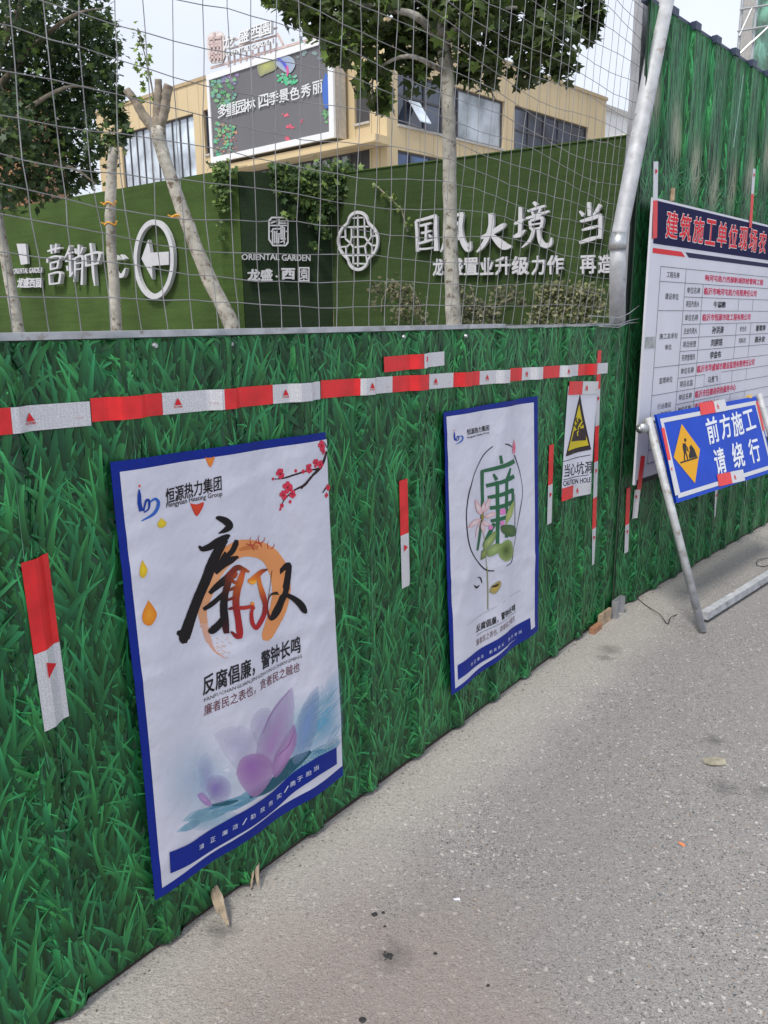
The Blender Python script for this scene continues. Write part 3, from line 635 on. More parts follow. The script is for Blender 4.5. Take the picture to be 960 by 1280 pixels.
for k in range(46):
    t = k / 46; x0 = 235 + 640 * t; y0 = 745 - 300 * t - 130 * max(0, t - .55) + random.uniform(-22, 22)
    c = random.choice([(.20, .44, .60, .5), (.34, .56, .68, .5), (.12, .34, .50, .45), (.5, .64, .74, .5)])
    brush(art, PAd, [(x0 - 55, y0 + 22, 4), (x0, y0, random.uniform(18, 42)), (min(912, x0 + 80), y0 - 38, 5)], K + .0003 + k * 6e-6, c, Z3)
petal(art, PAd, [(235, 735), (300, 705), (430, 690), (460, 740), (330, 775), (265, 775)], K + .0006, (.34, .54, .66, .6), (.25, .48, .62, .15), Z3)
# shadowed water under the flower
brush(art, PAd, [(340, 665, 10), (400, 655, 20), (450, 640, 6)], K + .00062, (.02, .12, .16, .7), Z3)
brush(art, PAd, [(500, 625, 10), (600, 580, 40), (700, 480, 50), (770, 420, 12)], K + .00062, (.015, .10, .15, .75), Z3)
LQ = K + .0007
petal(art, PAd, [(345, 350), (400, 315), (470, 310), (530, 350), (545, 440), (470, 520), (400, 450)], LQ, (.48, .46, .66, .6), (.58, .56, .74, .2), Z3)
petal(art, PAd, [(495, 310), (520, 255), (560, 228), (600, 245), (600, 330), (540, 400)], LQ + .00004, (.55, .50, .72, .7), (.60, .58, .74, .35), Z3)
petal(art, PAd, [(275, 470), (320, 430), (350, 520), (340, 640), (300, 640)], LQ + .00006, (.40, .42, .68, .6), (.5, .55, .75, .1), Z3)
petal(art, PAd, [(800, 128), (765, 170), (720, 260), (700, 380), (700, 480), (745, 450), (795, 330), (806, 200)], LQ + .0001, (.20, .32, .60, .9), (.26, .38, .60, .25), Z3)
petal(art, PAd, [(697, 137), (620, 220), (560, 320), (530, 400), (535, 470), (600, 500), (650, 440), (695, 330), (704, 220)], LQ + .00015, (.44, .26, .53, .92), (.50, .42, .64, .40), Z3, mid=(600, 400))
petal(art, PAd, [(705, 300), (650, 390), (612, 470), (615, 540), (650, 520), (695, 440), (715, 370)], LQ + .0002, (.52, .30, .58, .9), (.40, .22, .48, .6), Z3)
petal(art, PAd, [(440, 520), (455, 460), (500, 432), (560, 435), (605, 470), (620, 510), (580, 580), (520, 625), (465, 575)], LQ + .00026, (.32, .15, .44, .97), (.48, .28, .55, .55), Z3, mid=(500, 480))
petal(art, PAd, [(275, 620), (300, 610), (340, 655), (330, 672), (295, 650)], LQ + .0002, (.5, .3, .6, .9), (.4, .25, .55, .6), Z3)
petal(art, PAd, [(312, 590), (325, 545), (370, 528), (412, 555), (420, 610), (390, 650), (345, 652)], LQ + .00026, (.24, .18, .48, .95), (.46, .42, .66, .25), Z3, mid=(350, 590))
brush(art, PAd, [(560, 340, 3), (600, 260, 5), (690, 150, 3)], LQ + .0003, (.30, .12, .38, .5), Z3)
brush(art, PAd, [(640, 440, 3), (680, 400, 4), (706, 330, 2)], LQ + .0003, (.28, .10, .34, .6), Z3)
art.build('lotus_picture', M['ink'], p1)
# orange ring, calligraphy
cal = MB(); K = .0016; OR = (.74, .30, .11)
brush(cal, PAd, [(385, 1030, 4), (320, 985, 14), (275, 900, 36), (248, 800, 50)], K, (.78, .42, .30, .75), Z1, rough=.5, n=10)
brush(cal, PAd, [(248, 800, 50), (240, 700, 62), (265, 600, 80), (300, 480, 100), (370, 370, 110)], K, lambda x, y: (.76, .36, .17, .75 if y > 650 else .9), Z1, rough=.12, n=10)
brush(cal, PAd, [(370, 370, 110), (470, 300, 115), (580, 300, 112), (680, 345, 118), (745, 450, 130), (758, 560, 125), (745, 680, 112), (705, 790, 100), (660, 880, 75), (655, 910, 40)], K, (*OR, .97), Z1, rough=.05, n=10)
brush(cal, PAd, [(470, 305, 20), (560, 285, 34), (660, 310, 22)], K + .0002, (.62, .22, .07, .5), Z1)
for (bx, by) in ((540, 270), (600, 258), (665, 300)):
    for q in ([(0, 0, 8), (20, 10, 12), (30, 40, 4)], [(5, 5, 8), (-18, -5, 6), (-25, 0, 3)], [(18, 8, 9), (45, -12, 6), (52, -35, 3)], [(10, 5, 8), (5, -30, 5), (12, -50, 2)]):
        brush(cal, PAd, [(bx + a, by + b, c) for a, b, c in q], K + .0004, (.48, .06, .04, .95), Z1)
def cc(x, y):
    t = min(1, max(0, (y - 400) / 60.)) * min(1, max(0, (x - 375) / 110.)) * min(1, max(0, (690 - x) / 60.))
    w2 = math.exp(-((x - 555) ** 2 + (y - 540) ** 2) / 9000.)
    r = (.012 + .40 * t + .35 * w2, .010 + .012 * t + .22 * w2, .012 + .015 * t, 1); return r
K2 = K + .0006
S1 = [[(322, 92, 16), (345, 96, 34), (385, 115, 48), (408, 145, 44), (385, 172, 36), (338, 198, 5)],
 [(216, 282, 12), (240, 302, 34), (290, 285, 46), (345, 248, 52), (395, 218, 36), (408, 222, 20)],
 [(378, 235, 50), (340, 310, 58), (300, 400, 64), (258, 510, 64), (215, 620, 66), (172, 730, 70), (135, 830, 80), (112, 895, 78), (116, 930, 34)],
 [(58, 858, 20), (80, 862, 44), (110, 870, 60)],
 [(452, 238, 22), (448, 265, 36), (425, 315, 36), (385, 352, 28), (350, 372, 10)],
 [(382, 318, 10), (375, 350, 30), (345, 420, 40), (318, 460, 30)],
 [(318, 462, 26), (370, 405, 44), (420, 372, 44), (466, 350, 14)],
 [(283, 598, 24), (330, 548, 42), (395, 488, 44), (455, 425, 38), (500, 435, 30), (540, 452, 14)],
 [(245, 706, 24), (290, 676, 32), (345, 625, 30), (400, 560, 26)],
 [(425, 440, 28), (398, 520, 40), (380, 600, 42), (372, 690, 48), (378, 780, 50), (388, 862, 34)],
 [(500, 440, 30), (478, 500, 42), (455, 570, 46), (448, 660, 44), (460, 760, 42), (470, 850, 44), (474, 892, 22)],
 [(415, 848, 14), (450, 880, 30), (485, 880, 24)],
 [(278, 838, 20), (300, 845, 48), (345, 800, 44), (375, 745, 30)],
 [(455, 455, 18), (440, 480, 24), (410, 500, 26), (440, 520, 22), (465, 515, 18)],
 [(400, 575, 16), (430, 560, 22), (460, 545, 18)], [(395, 640, 16), (430, 625, 20), (455, 612, 16)],
 [(400, 700, 14), (440, 690, 24), (500, 690, 26), (555, 682, 24), (572, 700, 14)],
 [(528, 500, 14), (545, 512, 36), (585, 482, 38), (625, 450, 30), (668, 436, 10)],
 [(600, 478, 26), (610, 540, 32), (632, 610, 40), (650, 670, 36), (640, 740, 34), (605, 800, 34), (580, 825, 26), (556, 790, 30), (550, 730, 26), (562, 672, 18)],
 [(718, 372, 20), (715, 410, 26), (720, 450, 28), (740, 465, 26), (770, 435, 30), (800, 410, 40), (822, 398, 16)],
 [(812, 408, 36), (802, 490, 42), (785, 570, 46), (758, 650, 46), (725, 725, 52), (695, 762, 34), (674, 740, 16), (668, 680, 6), (678, 620, 8), (700, 598, 16), (760, 598, 26), (830, 625, 34), (880, 665, 44), (905, 705, 40), (920, 728, 14)],
 [(708, 395, 5), (693, 480, 4), (676, 580, 4), (664, 700, 4)]]
for k, s in enumerate(S1): brush(cal, PAd, s, K2 + k * .00003, cc, Z1, n=8, rough=.05)
brush(cal, PAd, [(535, 515, 14), (560, 522, 26), (585, 510, 12)], K2 + .0008, (.85, .38, .04, 1), Z1)
brush(cal, PAd, [(545, 668, 10), (556, 660, 20), (570, 672, 10)], K2 + .0008, (.85, .28, .05, 1), Z1)
for k in range(26): 
    x, y = random.uniform(320, 400), random.uniform(880, 1015); brush(cal, PAd, [(x, y, 2), (x + 8, y + 4, random.uniform(2, 6)), (x + 16, y + 6, 2)], K + .0002, (.70, .38, .22, .7), Z1, n=2)
cal.build('calligraphy', M['ink'], p1)
lt = MB(); K = .0022
text(lt, PAd, '恒源热力集团', (207.5, 631), (276, 612.5), (207, 611), K, INK, bold=.018)
text(lt, PAd, 'Hengyuan Heating Group', (208, 637), (276.5, 621.5), (208, 628.5), K, INK, bold=.008)
text(lt, PAd, '反腐倡廉，警钟长鸣', (255, 871), (375, 816), (254.5, 846), K, (.02, .02, .025), bold=.022)
text(lt, PAd, 'FANFUCHANGLIAN,JINGZHONGCHANGMING', (256, 879.5), (376, 823), (256, 873.4), K + .0008, (.02, .02, .025), res=1)
text(lt, PAd, '廉者民之表也，贪者民之贼也', (256.5, 896), (374, 839), (256, 882), K, (.16, .05, .06), bold=.005)
lt.build('lettering', M['ink_solid'], p1)
lg = MB(); logo(lg, PAd, 172, 642, 32, K); lg.build('logo', M['ink_solid'], p1)
# blue footer band
fb = MB(); K = .0026
ft = [(145, 870), (240, 835), (330, 778), (420, 720), (520, 660), (620, 597), (700, 520), (790, 450), (890, 405)]; fbm = [(152, 965), (245, 925), (340, 868), (430, 808), (530, 745), (630, 678), (710, 602), (800, 530), (893, 480)]
T_, B_ = catmull(ft, 5), catmull(fbm, 5); Vt = [PAd.w(*PAd.uv(Z3[0] + p[0] / Z3[2], Z3[1] + p[1] / Z3[2]), K + .0004) for p in T_ + B_]
n_ = len(T_); fb.add(Vt, [(n_ + i, n_ + i + 1, i + 1, i) for i in range(n_ - 1)]); fb.build('footer_band', M['blue_ink'], p1)
fl = MB()
for i, ch in enumerate('清正廉洁/勤政务实/勇于担当'):
    xs = [295, 345, 395, 438, 478, 515, 560, 600, 640, 672, 698, 727, 760, 792][i]; j = np.interp(xs, [p[0] for p in ft], [p[1] for p in ft]); j2 = np.interp(xs, [p[0] for p in fbm], [p[1] for p in fbm]); cy = (j + j2) / 2
    q = lambda a, b: (Z3[0] + (xs + a) / Z3[2], Z3[1] + (cy + b) / Z3[2]); h = 11
    text(fl, PAd, ch, q(-h, h + 7), q(h, h - 5), q(-h, -h + 7), K + .0012, (.62, .66, .78), bold=.005)
fl.build('footer_lettering', M['ink_solid'], p1)
# plum blossom twigs, falling leaves
pbm = MB(); K = .0019; TW = (.035, .015, .015)
for s in ([(862, 75, 9), (840, 130, 12), (800, 170, 9), (770, 205, 10), (735, 225, 6), (700, 262, 4), (682, 300, 3)], [(835, 140, 8), (780, 150, 6), (735, 165, 7), (690, 180, 5), (650, 182, 3)], [(770, 205, 6), (760, 220, 4)], [(865, 210, 8), (845, 235, 4)], [(862, 60, 4), (850, 40, 3)]):
    brush(pbm, PAd, s, K, TW, Z2, rough=.35)
def blossom(x, y, r):
    for k in range(5):
        a = k * 2 * math.pi / 5 + random.random(); px, py = x + math.cos(a) * r * .55, y + math.sin(a) * r * .75
        petal(pbm, PAd, [(px + math.cos(b) * r * .45, py + math.sin(b) * r * .55) for b in np.linspace(0, 6.28, 7)[:-1]], K + .0002 + k * .00003, (.75, .06, .12), (.55, .02, .05), Z2, rings=2)
    petal(pbm, PAd, [(x + math.cos(b) * r * .2, y + math.sin(b) * r * .2) for b in np.linspace(0, 6.28, 6)[:-1]], K + .0005, (.16, .01, .02), (.16, .01, .02), Z2, rings=1)
for x, y, r in ((838, 52, 16), (845, 75, 10), (815, 120, 14), (835, 125, 13), (788, 140, 15), (682, 162, 17), (710, 215, 19), (695, 245, 15), (728, 240, 13), (690, 285, 8), (868, 215, 10), (862, 245, 8), (765, 152, 7), (738, 150, 6), (720, 270, 6), (655, 182, 5), (684, 300, 5)): blossom(x, y, r)
for k in range(26): 
    t = random.choice([(682, 162), (710, 230), (800, 130), (840, 100), (690, 290), (740, 155)]); brush(pbm, PAd, [(t[0] + random.uniform(-28, 28), t[1] + random.uniform(-25, 25), 3) for _ in range(2)][:1] * 1 + [(t[0] + random.uniform(-28, 28), t[1] + random.uniform(-20, 20), 4)], K + .0006, TW, Z2, n=1) if False else None
for x, y, w_, h, c, c2 in ((408, 112, 17, 24, (.80, .28, .04), (.72, .18, .03)), (362, 295, 26, 32, (.72, .08, .03), (.60, .05, .03)), (222, 352, 19, 18, (.78, .62, .05), (.70, .50, .03)), (147, 530, 15, 32, (.75, .58, .03), (.66, .42, .03)), (170, 700, 29, 46, (.80, .34, .03), (.70, .22, .02))):
    if y < 320: pts = [(x - w_, y - h * .6), (x, y - h * .45), (x + w_, y - h * .7), (x + w_ * .8, y + h * .1), (x + 2, y + h), (x - w_ * .6, y + h * .2)]
    else: pts = [(x - 3, y - h * 1.1), (x + w_ * .7, y - h * .4), (x + w_, y + h * .2), (x + w_ * .2, y + h), (x - w_ * .8, y + h * .8), (x - w_ * .9, y)]
    petal(pbm, PAd, pts, K, c, c2, Z2, rings=3)
pbm.build('plum_blossom', M['ink_solid'], p1)

# ------------------------------------------------------------------ second poster
p2 = thing('poster', 'narrower white poster with a green character, lotus and ink circle, folded bottom corner', 'poster', PAd.w(2.8, .7), 'blue bordered posters on the low hoarding')
outer = corners(PAd, [(556, 515.5), (671.5, 495), (673, 788), (564.5, 869)]); inner = corners(PAd, [(559.5, 521), (667, 503), (667.8, 783), (568.5, 860.5)])
s_ = MB(); s_.grid(PAd, outer, 0, 60, 80, back=.0015); s_.build('backing_sheet', M['blue_ink'], p2, smooth=True)
s_ = MB(); s_.grid(PAd, inner, .0009, 60, 80, back=.0004); s_.build('paper_field', M['paper'], p2, smooth=True)
ZA = (550, 520, 7.385); ZB = (550, 700, 7.385); lg = MB(); K = .0019
logo(lg, PAd, 568, 552, 12.5, K); lg.build('logo', M['ink_solid'], p2)
lt = MB(); text(lt, PAd, '恒源热力集团', (582.8, 544), (612.5, 538), (582.8, 536.5), K, INK, bold=.018); text(lt, PAd, 'Hengyuan Heating Group', (583, 549), (612.5, 542.5), (583, 545.5), K, INK, bold=.008, res=1)
text(lt, PAd, '反腐倡廉，警钟长鸣', (597, 792), (646, 764), (597, 782), K, (.02, .02, .02), bold=.022); text(lt, PAd, 'FANFUCHANGLIAN,JINGZHONGCHANGMING', (598, 796), (646.5, 766.5), (598, 794), K, (.05, .05, .05), res=1)
text(lt, PAd, '廉者民之表也，贪者民之贼也', (597, 808.5), (645, 777), (597, 800), K, (.16, .08, .08)); brush(lt, PAd, [(584, 781, .4), (652, 737.5, .4)], K, (.3, .3, .33)); lt.build('lettering', M['ink_solid'], p2)
ik = MB()
brush(ik, PAd, [(490, 280, 8), (400, 370, 9), (310, 530, 7), (258, 690, 10), (232, 860, 9), (232, 1000, 10), (250, 1150, 11), (285, 1260, 10), (340, 1330, 10), (430, 1420, 14), (500, 1430, 10)], K, (.02, .02, .03), ZA, n=8)
brush(ik, PAd, [(595, 258, 10), (630, 265, 12), (665, 288, 6)], K, (.02, .02, .03), ZA)
brush(ik, PAd, [(692, 360, 12), (730, 470, 8), (752, 570, 4), (765, 700, 4), (745, 850, 6), (710, 1030, 4), (680, 1200, 4), (660, 1330, 8), (600, 1385, 6)], K, (.02, .02, .03), ZA, n=8)
brush(ik, PAd, [(690, 720, 4), (690, 1000, 7), (680, 1080, 4)], K, (.02, .04, .03), ZA)
GN = (.025, .13, .06)
for s in ([(552, 365, 26), (565, 440, 28)], [(375, 515, 26), (480, 490, 34), (600, 455, 38), (690, 415, 44)], [(390, 510, 36), (388, 700, 32), (385, 900, 28), (365, 1100, 30), (345, 1240, 24)], [(490, 535, 20), (520, 590, 34)], [(645, 480, 14), (615, 580, 34)],
          [(425, 645, 34), (560, 610, 36), (685, 555, 40)], [(440, 755, 34), (560, 725, 36), (670, 680, 40)], [(460, 850, 34), (570, 830, 36), (665, 790, 40)], [(470, 970, 30), (560, 945, 34), (600, 930, 34)], [(668, 670, 30), (665, 800, 30)],
          [(525, 600, 30), (525, 800, 30), (525, 1000, 30), (525, 1180, 28)], [(608, 590, 28), (605, 760, 28), (600, 900, 30)], [(500, 990, 30), (450, 1110, 34), (410, 1200, 26)], [(560, 1000, 24), (600, 1060, 30), (600, 1120, 30)]):
    brush(ik, PAd, s, K + .0003, GN, ZA)
ik.build('calligraphy', M['ink_solid'], p2)
fl = MB(); Kf = K + .0008
for pts, a, b in (([(560, 1060), (660, 900), (680, 790), (640, 820), (595, 920), (590, 1000)], (.42, .48, .16, 1), (.28, .36, .12, 1)), ([(545, 1020), (600, 1000), (690, 1020), (690, 1100), (620, 1110), (560, 1070)], (.10, .16, .05, 1), (.05, .12, .05, 1)),
                  ([(400, 1200), (440, 1130), (510, 1060), (500, 1150), (430, 1240)], (.40, .48, .20, 1), (.16, .25, .08, 1)), ([(550, 1180), (610, 1140), (660, 1180), (665, 1290), (600, 1340), (545, 1300), (530, 1240)], (.05, .09, .02, 1), (.26, .36, .12, 1)),
                  ([(440, 1240), (500, 1180), (560, 1190), (520, 1270), (450, 1300)], (.35, .45, .18, 1), (.18, .28, .1, 1)), ([(390, 1250), (430, 1220), (440, 1290), (385, 1330)], (.3, .38, .12, 1), (.10, .14, .05, 1))):
    petal(fl, PAd, pts, Kf, a, b, ZA, 3)
for pts in ([(385, 920), (330, 880), (310, 800), (320, 770), (370, 830)], [(385, 900), (375, 850), (400, 790), (415, 850)], [(395, 910), (420, 800), (460, 760), (450, 850)], [(400, 930), (470, 890), (510, 900), (450, 945)], [(395, 950), (450, 990), (470, 1010), (400, 1010)], [(380, 950), (330, 1000), (245, 1030), (270, 980), (320, 950)], [(390, 960), (420, 1040), (400, 1080), (370, 1020)], [(375, 960), (330, 1080), (315, 1130), (325, 1040)]):
    petal(fl, PAd, pts, Kf + .0003, (.78, .72, .74, 1), (.66, .38, .40, 1), ZA, 3)
petal(fl, PAd, [(370, 930), (385, 900), (405, 930), (390, 970)], Kf + .0006, (.35, .28, .06, 1), (.25, .2, .05, 1), ZA, 1)
for x, y, r in ((565, 880, 22), (560, 985, 16), (468, 1030, 15)): petal(fl, PAd, [(x - r, y - r), (x + r, y - r * 1.2), (x + r, y + r), (x - r, y + r * 1.1)], Kf + .0004, (.75, .20, .50, 1), (.60, .25, .50, 1), ZA, 1)
petal(fl, PAd, [(690, 215), (668, 280), (672, 345), (695, 345), (705, 280)], Kf, (.62, .05, .16, 1), (.70, .30, .36, 1), ZA, 3)
brush(fl, PAd, [(405, 1080, 6), (425, 1200, 6), (440, 1420, 5)], Kf + .0004, (.35, .36, .16, 1), ZA)
brush(fl, PAd, [(440, 60, 8), (450, 250, 8), (450, 460, 7)], Kf + .0004, (.25, .26, .12, 1), ZB)
for s in ([(350, 160, 4), (385, 170, 14), (400, 215, 8)], [(315, 230, 4), (345, 255, 20), (378, 235, 4)]): brush(fl, PAd, s, Kf, (.02, .02, .025, 1), ZB)
petal(fl, PAd, [(460, 300), (480, 240), (540, 190), (555, 230), (510, 310)], Kf, (.55, .36, .05, 1), (.30, .28, .14, 1), ZB, 2); brush(fl, PAd, [(480, 250, 10), (515, 235, 20), (535, 215, 5)], Kf + .0003, (.04, .03, .02, 1), ZB)
fl.build('lotus_picture', M['ink'], p2)
fb = MB(); c4 = corners(PAd, [(571, 831.5), (662, 772), (662.5, 788.5), (571.5, 849.5)]); fb.grid(PAd, c4, K, 24, 3); fb.build('footer_band', M['blue_ink'], p2)
fl = MB()
for i, ch in enumerate('清正廉洁/勤政务实/勇于担当'):
    t = (i + .8) / 14.; 
    if ch == '/': continue
    x = 586 + 66 * t; y = 833 - 43 * t; text(fl, PAd, ch, (x - 1.5, y + 2.5), (x + 1.5, y + .6), (x - 1.5, y - 1.5), K + .0006, (.62, .66, .78), res=1)
fl.build('footer_lettering', M['ink_solid'], p2)

# ------------------------------------------------------------------ caution sheet
cs = thing('caution_sheet', 'small white caution sheet with a yellow falling hazard triangle, taped top and bottom', 'sign', PAd.w(3.5, 1))
Z6 = (620, 420, 4.795)
def z6(x, y): return (Z6[0] + x / Z6[2], Z6[1] + y / Z6[2])
s_ = MB(); s_.grid(PAd, corners(PAd, [z6(428, 300), z6(603, 285), z6(563, 940), z6(388, 965)]), .0004, 24, 24, back=.0012); s_.build('sheet', M['board'], cs)
s_ = MB(); K = .0015
petal(s_, PAd, [(508, 345), (567, 680), (413, 722)], K, (.03, .02, .025), (.03, .02, .025), Z6, 10, smooth=False); petal(s_, PAd, [(502, 408), (553, 655), (427, 688)], K + .0010, (.62, .50, .02), (.62, .50, .02), Z6, 10, smooth=False); 
petal(s_, PAd, [(450, 632), (468, 570), (540, 548), (540, 625)], K + .0020, (.04, .025, .03), (.04, .025, .03), Z6, 6, smooth=False); s_.poly(PAd, [z6(446, 640), z6(548, 612), z6(549, 622), z6(445, 650)], K + .0014, (.62, .50, .02)) if False else None
for q in ([(488, 560, 8), (490, 540, 14), (500, 520, 12)], [(480, 545, 8), (470, 530, 5)], [(500, 525, 10), (515, 505, 7)], [(490, 520, 8), (480, 500, 6), (490, 490, 5)], [(515, 540, 8), (525, 520, 5)], [(505, 545, 8), (510, 560, 6)]): brush(s_, PAd, [(a, b, c) for a, b, c in q], K + .0028, (.03, .02, .02), Z6)
petal(s_, PAd, [(497, 498), (508, 495), (508, 512), (498, 512)], K + .0028, (.03, .02, .02), (.03, .02, .02), Z6, 1)
brush(s_, PAd, [(495, 600, 6), (492, 580, 8), (500, 568, 6)], K + .0030, (.62, .50, .02), Z6)
s_.build('hazard_triangle', M['ink_solid'], cs)
s_ = MB(); text(s_, PAd, '当心坑洞', z6(403, 848), z6(568, 822), z6(408, 768), K, INK, bold=.008); text(s_, PAd, 'CAUTION HOLE', z6(397, 900), z6(562, 875), z6(399, 868), K, INK, bold=.012)
brush(s_, PAd, [(400, 752, 4), (565, 712, 4)], K, INK, Z6); brush(s_, PAd, [(398, 862, 4), (552, 832, 4)], K, INK, Z6); s_.build('lettering', M['ink_solid'], cs)
tape(PAd, (z6(430, 312), z6(603, 310)), .030, 'tape strip, red and silver, holding the top of the yellow caution sheet', [('r', .50), ('w', 1)], TG, off=.0035)
tape(PAd, (z6(388, 952), z6(562, 908)), .030, 'tape strip, red and silver, holding the bottom of the yellow caution sheet', [('r', .43), ('w', 1)], TG, off=.0035)

# ------------------------------------------------------------------ information board
BD_OFF = .075
PBo = Plane(PB.O + PB.N * BD_OFF, PB.U, PB.V)
bt = PBo.uv(820, 247); u_l = bt[0]; z_t = PBo.uv(823, 248)[1]; z_b = PBo.uv(795, 606)[1]; u_l = (PBo.uv(817, 247)[0] + PBo.uv(793, 606)[0]) / 2
u_r = u_l + (z_t - z_b) * 1.62
ib = thing('information_board', 'white construction site information board with navy heading and printed table', 'notice board', PBo.w(u_l, z_b))
s_ = MB(); s_.slab(PBo, u_l, u_r, z_b, z_t, -.012, 0); s_.build('panel', M['board'], ib)
s_ = MB(); s_.slab(PBo, u_l + .12, u_l + .16, z_b + .05, z_t - .21, -.05, -.0125); s_.slab(PBo, u_r - .06, u_r - .02, z_b, z_t, -.05, -.0125); s_.slab(PBo, u_l + .12, u_r - .065, z_t - .2, z_t - .16, -.05, -.0125); s_.build('back_frame', M['galv'], ib)
def rb(x0, x1, z0, z1, name, m_, o0=.0006, o1=.0012): q = MB(); q.slab(PBo, x0, x1, z0, z1, o0, o1); return q.build(name, m_, ib)
um = u_l + .015
zh = PBo.uv(814.5, 304)[1]
rb(u_l + .03, u_r - .01, zh, z_t - .012, 'heading_band', M['navy'])
zr0, zr1 = PBo.uv(814.5, 309.5)[1], PBo.uv(814, 316)[1]
q = MB(); xa, xb = PBo.uv(854, 315)[0], PBo.uv(858, 315)[0]
q.poly(PBo, [(u_l + .03, zr1), (xa + .03, zr1), (xa - .02, zr0), (u_l + .03, zr0)], .0008, (.70, .03, .04), uv=True); q.poly(PBo, [(xb + .035, zr1), (u_r - .01, zr1), (u_r - .01, zr0), (xb - .015, zr0)], .0008, (.008, .008, .06), uv=True); q.build('heading_stripe', M['ink_solid'], ib)
tx = MB()
for bold, off, col in ((.045, .0016, (.85, .82, .84)), (.020, .0024, (.72, .015, .03))):
    zc = PBo.uv(838, 281)[1]; h = .085
    U0 = PBo.uv(832.5, 280)[0]; U1 = PBo.uv(958.5, 300)[0]; cw = (U1 - U0 + .02) / 9
    for i, ch in enumerate('建筑施工单位现场农'):
        a = U0 + cw * i; e_ = .004 if bold > .03 else 0; text(tx, PBo, ch, (a - e_, zc - h * .78 - e_), (a + cw * .82 + e_, zc - h * .78 - e_), (a - e_, zc + h * .78 + e_), off, col, bold=bold, uv=True)
tx.build('heading_lettering', M['ink_solid'], ib)
# table
LN = (.02, .02, .03)
zs = [PBo.uv(856, y)[1] for y in (336, 354, 370.3, 387.5, 404, 420.5, 438, 454.8, 471.5, 487.5, 503.5)]; dz_ = (zs[0] - zs[-1]) / 10
zs = [zs[0] - dz_ * i for i in range(15)]
c0 = PBo.uv(824.5, 352)[0]; c1 = PBo.uv(855, 370)[0]; c2 = PBo.uv(873.5, 420)[0]; c3 = PBo.uv(921, 400)[0]; c4_ = PBo.uv(939, 400)[0]; c5 = u_r - .08
tb = MB(); T = .0024
def hl(a, b, z): tb.slab(PBo, a, b, z - T / 2, z + T / 2, .0006, .0011, col=LN)
def vl(x, z0, z1): tb.slab(PBo, x - T / 2, x + T / 2, z1, z0, .0012, .0017, col=LN)
for i, z in enumerate(zs): hl(c0 if i in (0, 1, 3, 7, 9, 13, 14) else c1, c5, z)
vl(c0, zs[0], zs[14]); vl(c1, zs[0], zs[14]); vl(c2, zs[1], zs[14]); vl(c5, zs[0], zs[14])
for r in (2, 4, 5, 6, 8, 10, 12): vl(c3, zs[r], zs[r + 1]); vl(c4_, zs[r], zs[r + 1])
tb.build('table_rules', M['ink_solid'], ib)
tt = MB(); RD = (.62, .02, .10); BK = (.03, .03, .04)
def cell(s, x0, x1, r, col=BK, bold=.006, h=.55, r1=None, pad=.12, zc=None):
    tt = MB(); z_hi, z_lo = zs[r], zs[r1 if r1 else r + 1]; zc = (z_hi + z_lo) / 2 if zc is None else zc; hh = dz_ * h / 2; text(tt, PBo, s, (x0, zc - hh), (x1, zc - hh), (x0, zc + hh), .0009, col, bold=bold, uv=True, res=1); tt.build('table_entry', M['ink_solid'], ib)
def mid(a, b, f0, f1): return a + (b - a) * f0, a + (b - a) * f1
cell('工程名称', *mid(c0, c1, .25, .75), 0, h=.42); cell('建设单位', *mid(c0, c1, .25, .78), 1, r1=3, h=.45)
cell('施工总承包', *mid(c0, c1, .14, .86), 3, r1=7, h=.42, zc=(zs[3] + zs[7]) / 2 + dz_ * .2); cell('单位', *mid(c0, c1, .38, .64), 3, h=.4, zc=(zs[3] + zs[7]) / 2 - dz_ * .6)
cell('监理单位', *mid(c0, c1, .25, .78), 7, r1=9, h=.45); cell('行业建设', *mid(c0, c1, .25, .80), 9, r1=11, h=.42, zc=zs[10] + dz_ * .1); cell('主管部门', *mid(c0, c1, .25, .80), 9, h=.42, zc=zs[10] - dz_ * .55)
for r, s in enumerate(('单位名称', '项目负责人', '单位名称', '企业负责人', '项目经理', '劳资管理员', '单位名称', '项目总监', '单位名称', '单位名称', '负责人'), 1): cell(s, *mid(c1, c2, .13, .87), r, h=.48)
e3 = c5
cell('响河屯热力西部新城供给管网工程', PBo.uv(881, 350)[0], PBo.uv(954, 352)[0], 0, RD, .03, .5)
cell('临沂市响河屯热力有限责任公司', PBo.uv(880, 364)[0], PBo.uv(946, 364)[0], 1, RD, .03, .55)
cell('牛玥鹏', PBo.uv(892, 380)[0], PBo.uv(907, 380)[0], 2, BK, .03, .5)
cell('临沂市恒源市政工程有限公司', PBo.uv(878, 396)[0], PBo.uv(938, 396)[0], 3, RD, .03, .55)
cell('孙洪涛', PBo.uv(890, 412)[0], PBo.uv(904.5, 412)[0], 4, BK, .03, .6); cell('安全员', PBo.uv(925, 409)[0], PBo.uv(933, 409)[0], 4, h=.45); cell('翟翠萍', PBo.uv(945, 408)[0], PBo.uv(957, 408)[0], 4, BK, .03, .55)
cell('刘宸铭', PBo.uv(888.5, 428)[0], PBo.uv(903, 428)[0], 5, BK, .03, .6); cell('资料员', PBo.uv(923.5, 425)[0], PBo.uv(932, 425)[0], 5, h=.45); cell('聂永安', PBo.uv(943.5, 424)[0], PBo.uv(956, 424)[0], 5, BK, .03, .55)
cell('李金布', PBo.uv(887.5, 442)[0], PBo.uv(901.5, 442)[0], 6, BK, .03, .6)
cell('临沂市华盛城市建设监理有限责任公司', PBo.uv(871.5, 458)[0], PBo.uv(943, 452)[0], 7, RD, .03, .6)
cell('临沂市住建局供热服务中心', PBo.uv(869, 490)[0], PBo.uv(920, 482)[0], 9, RD, .03, .6); cell('市直属服务中心', PBo.uv(868, 507)[0], PBo.uv(899, 500)[0], 10, RD, .03, .6)
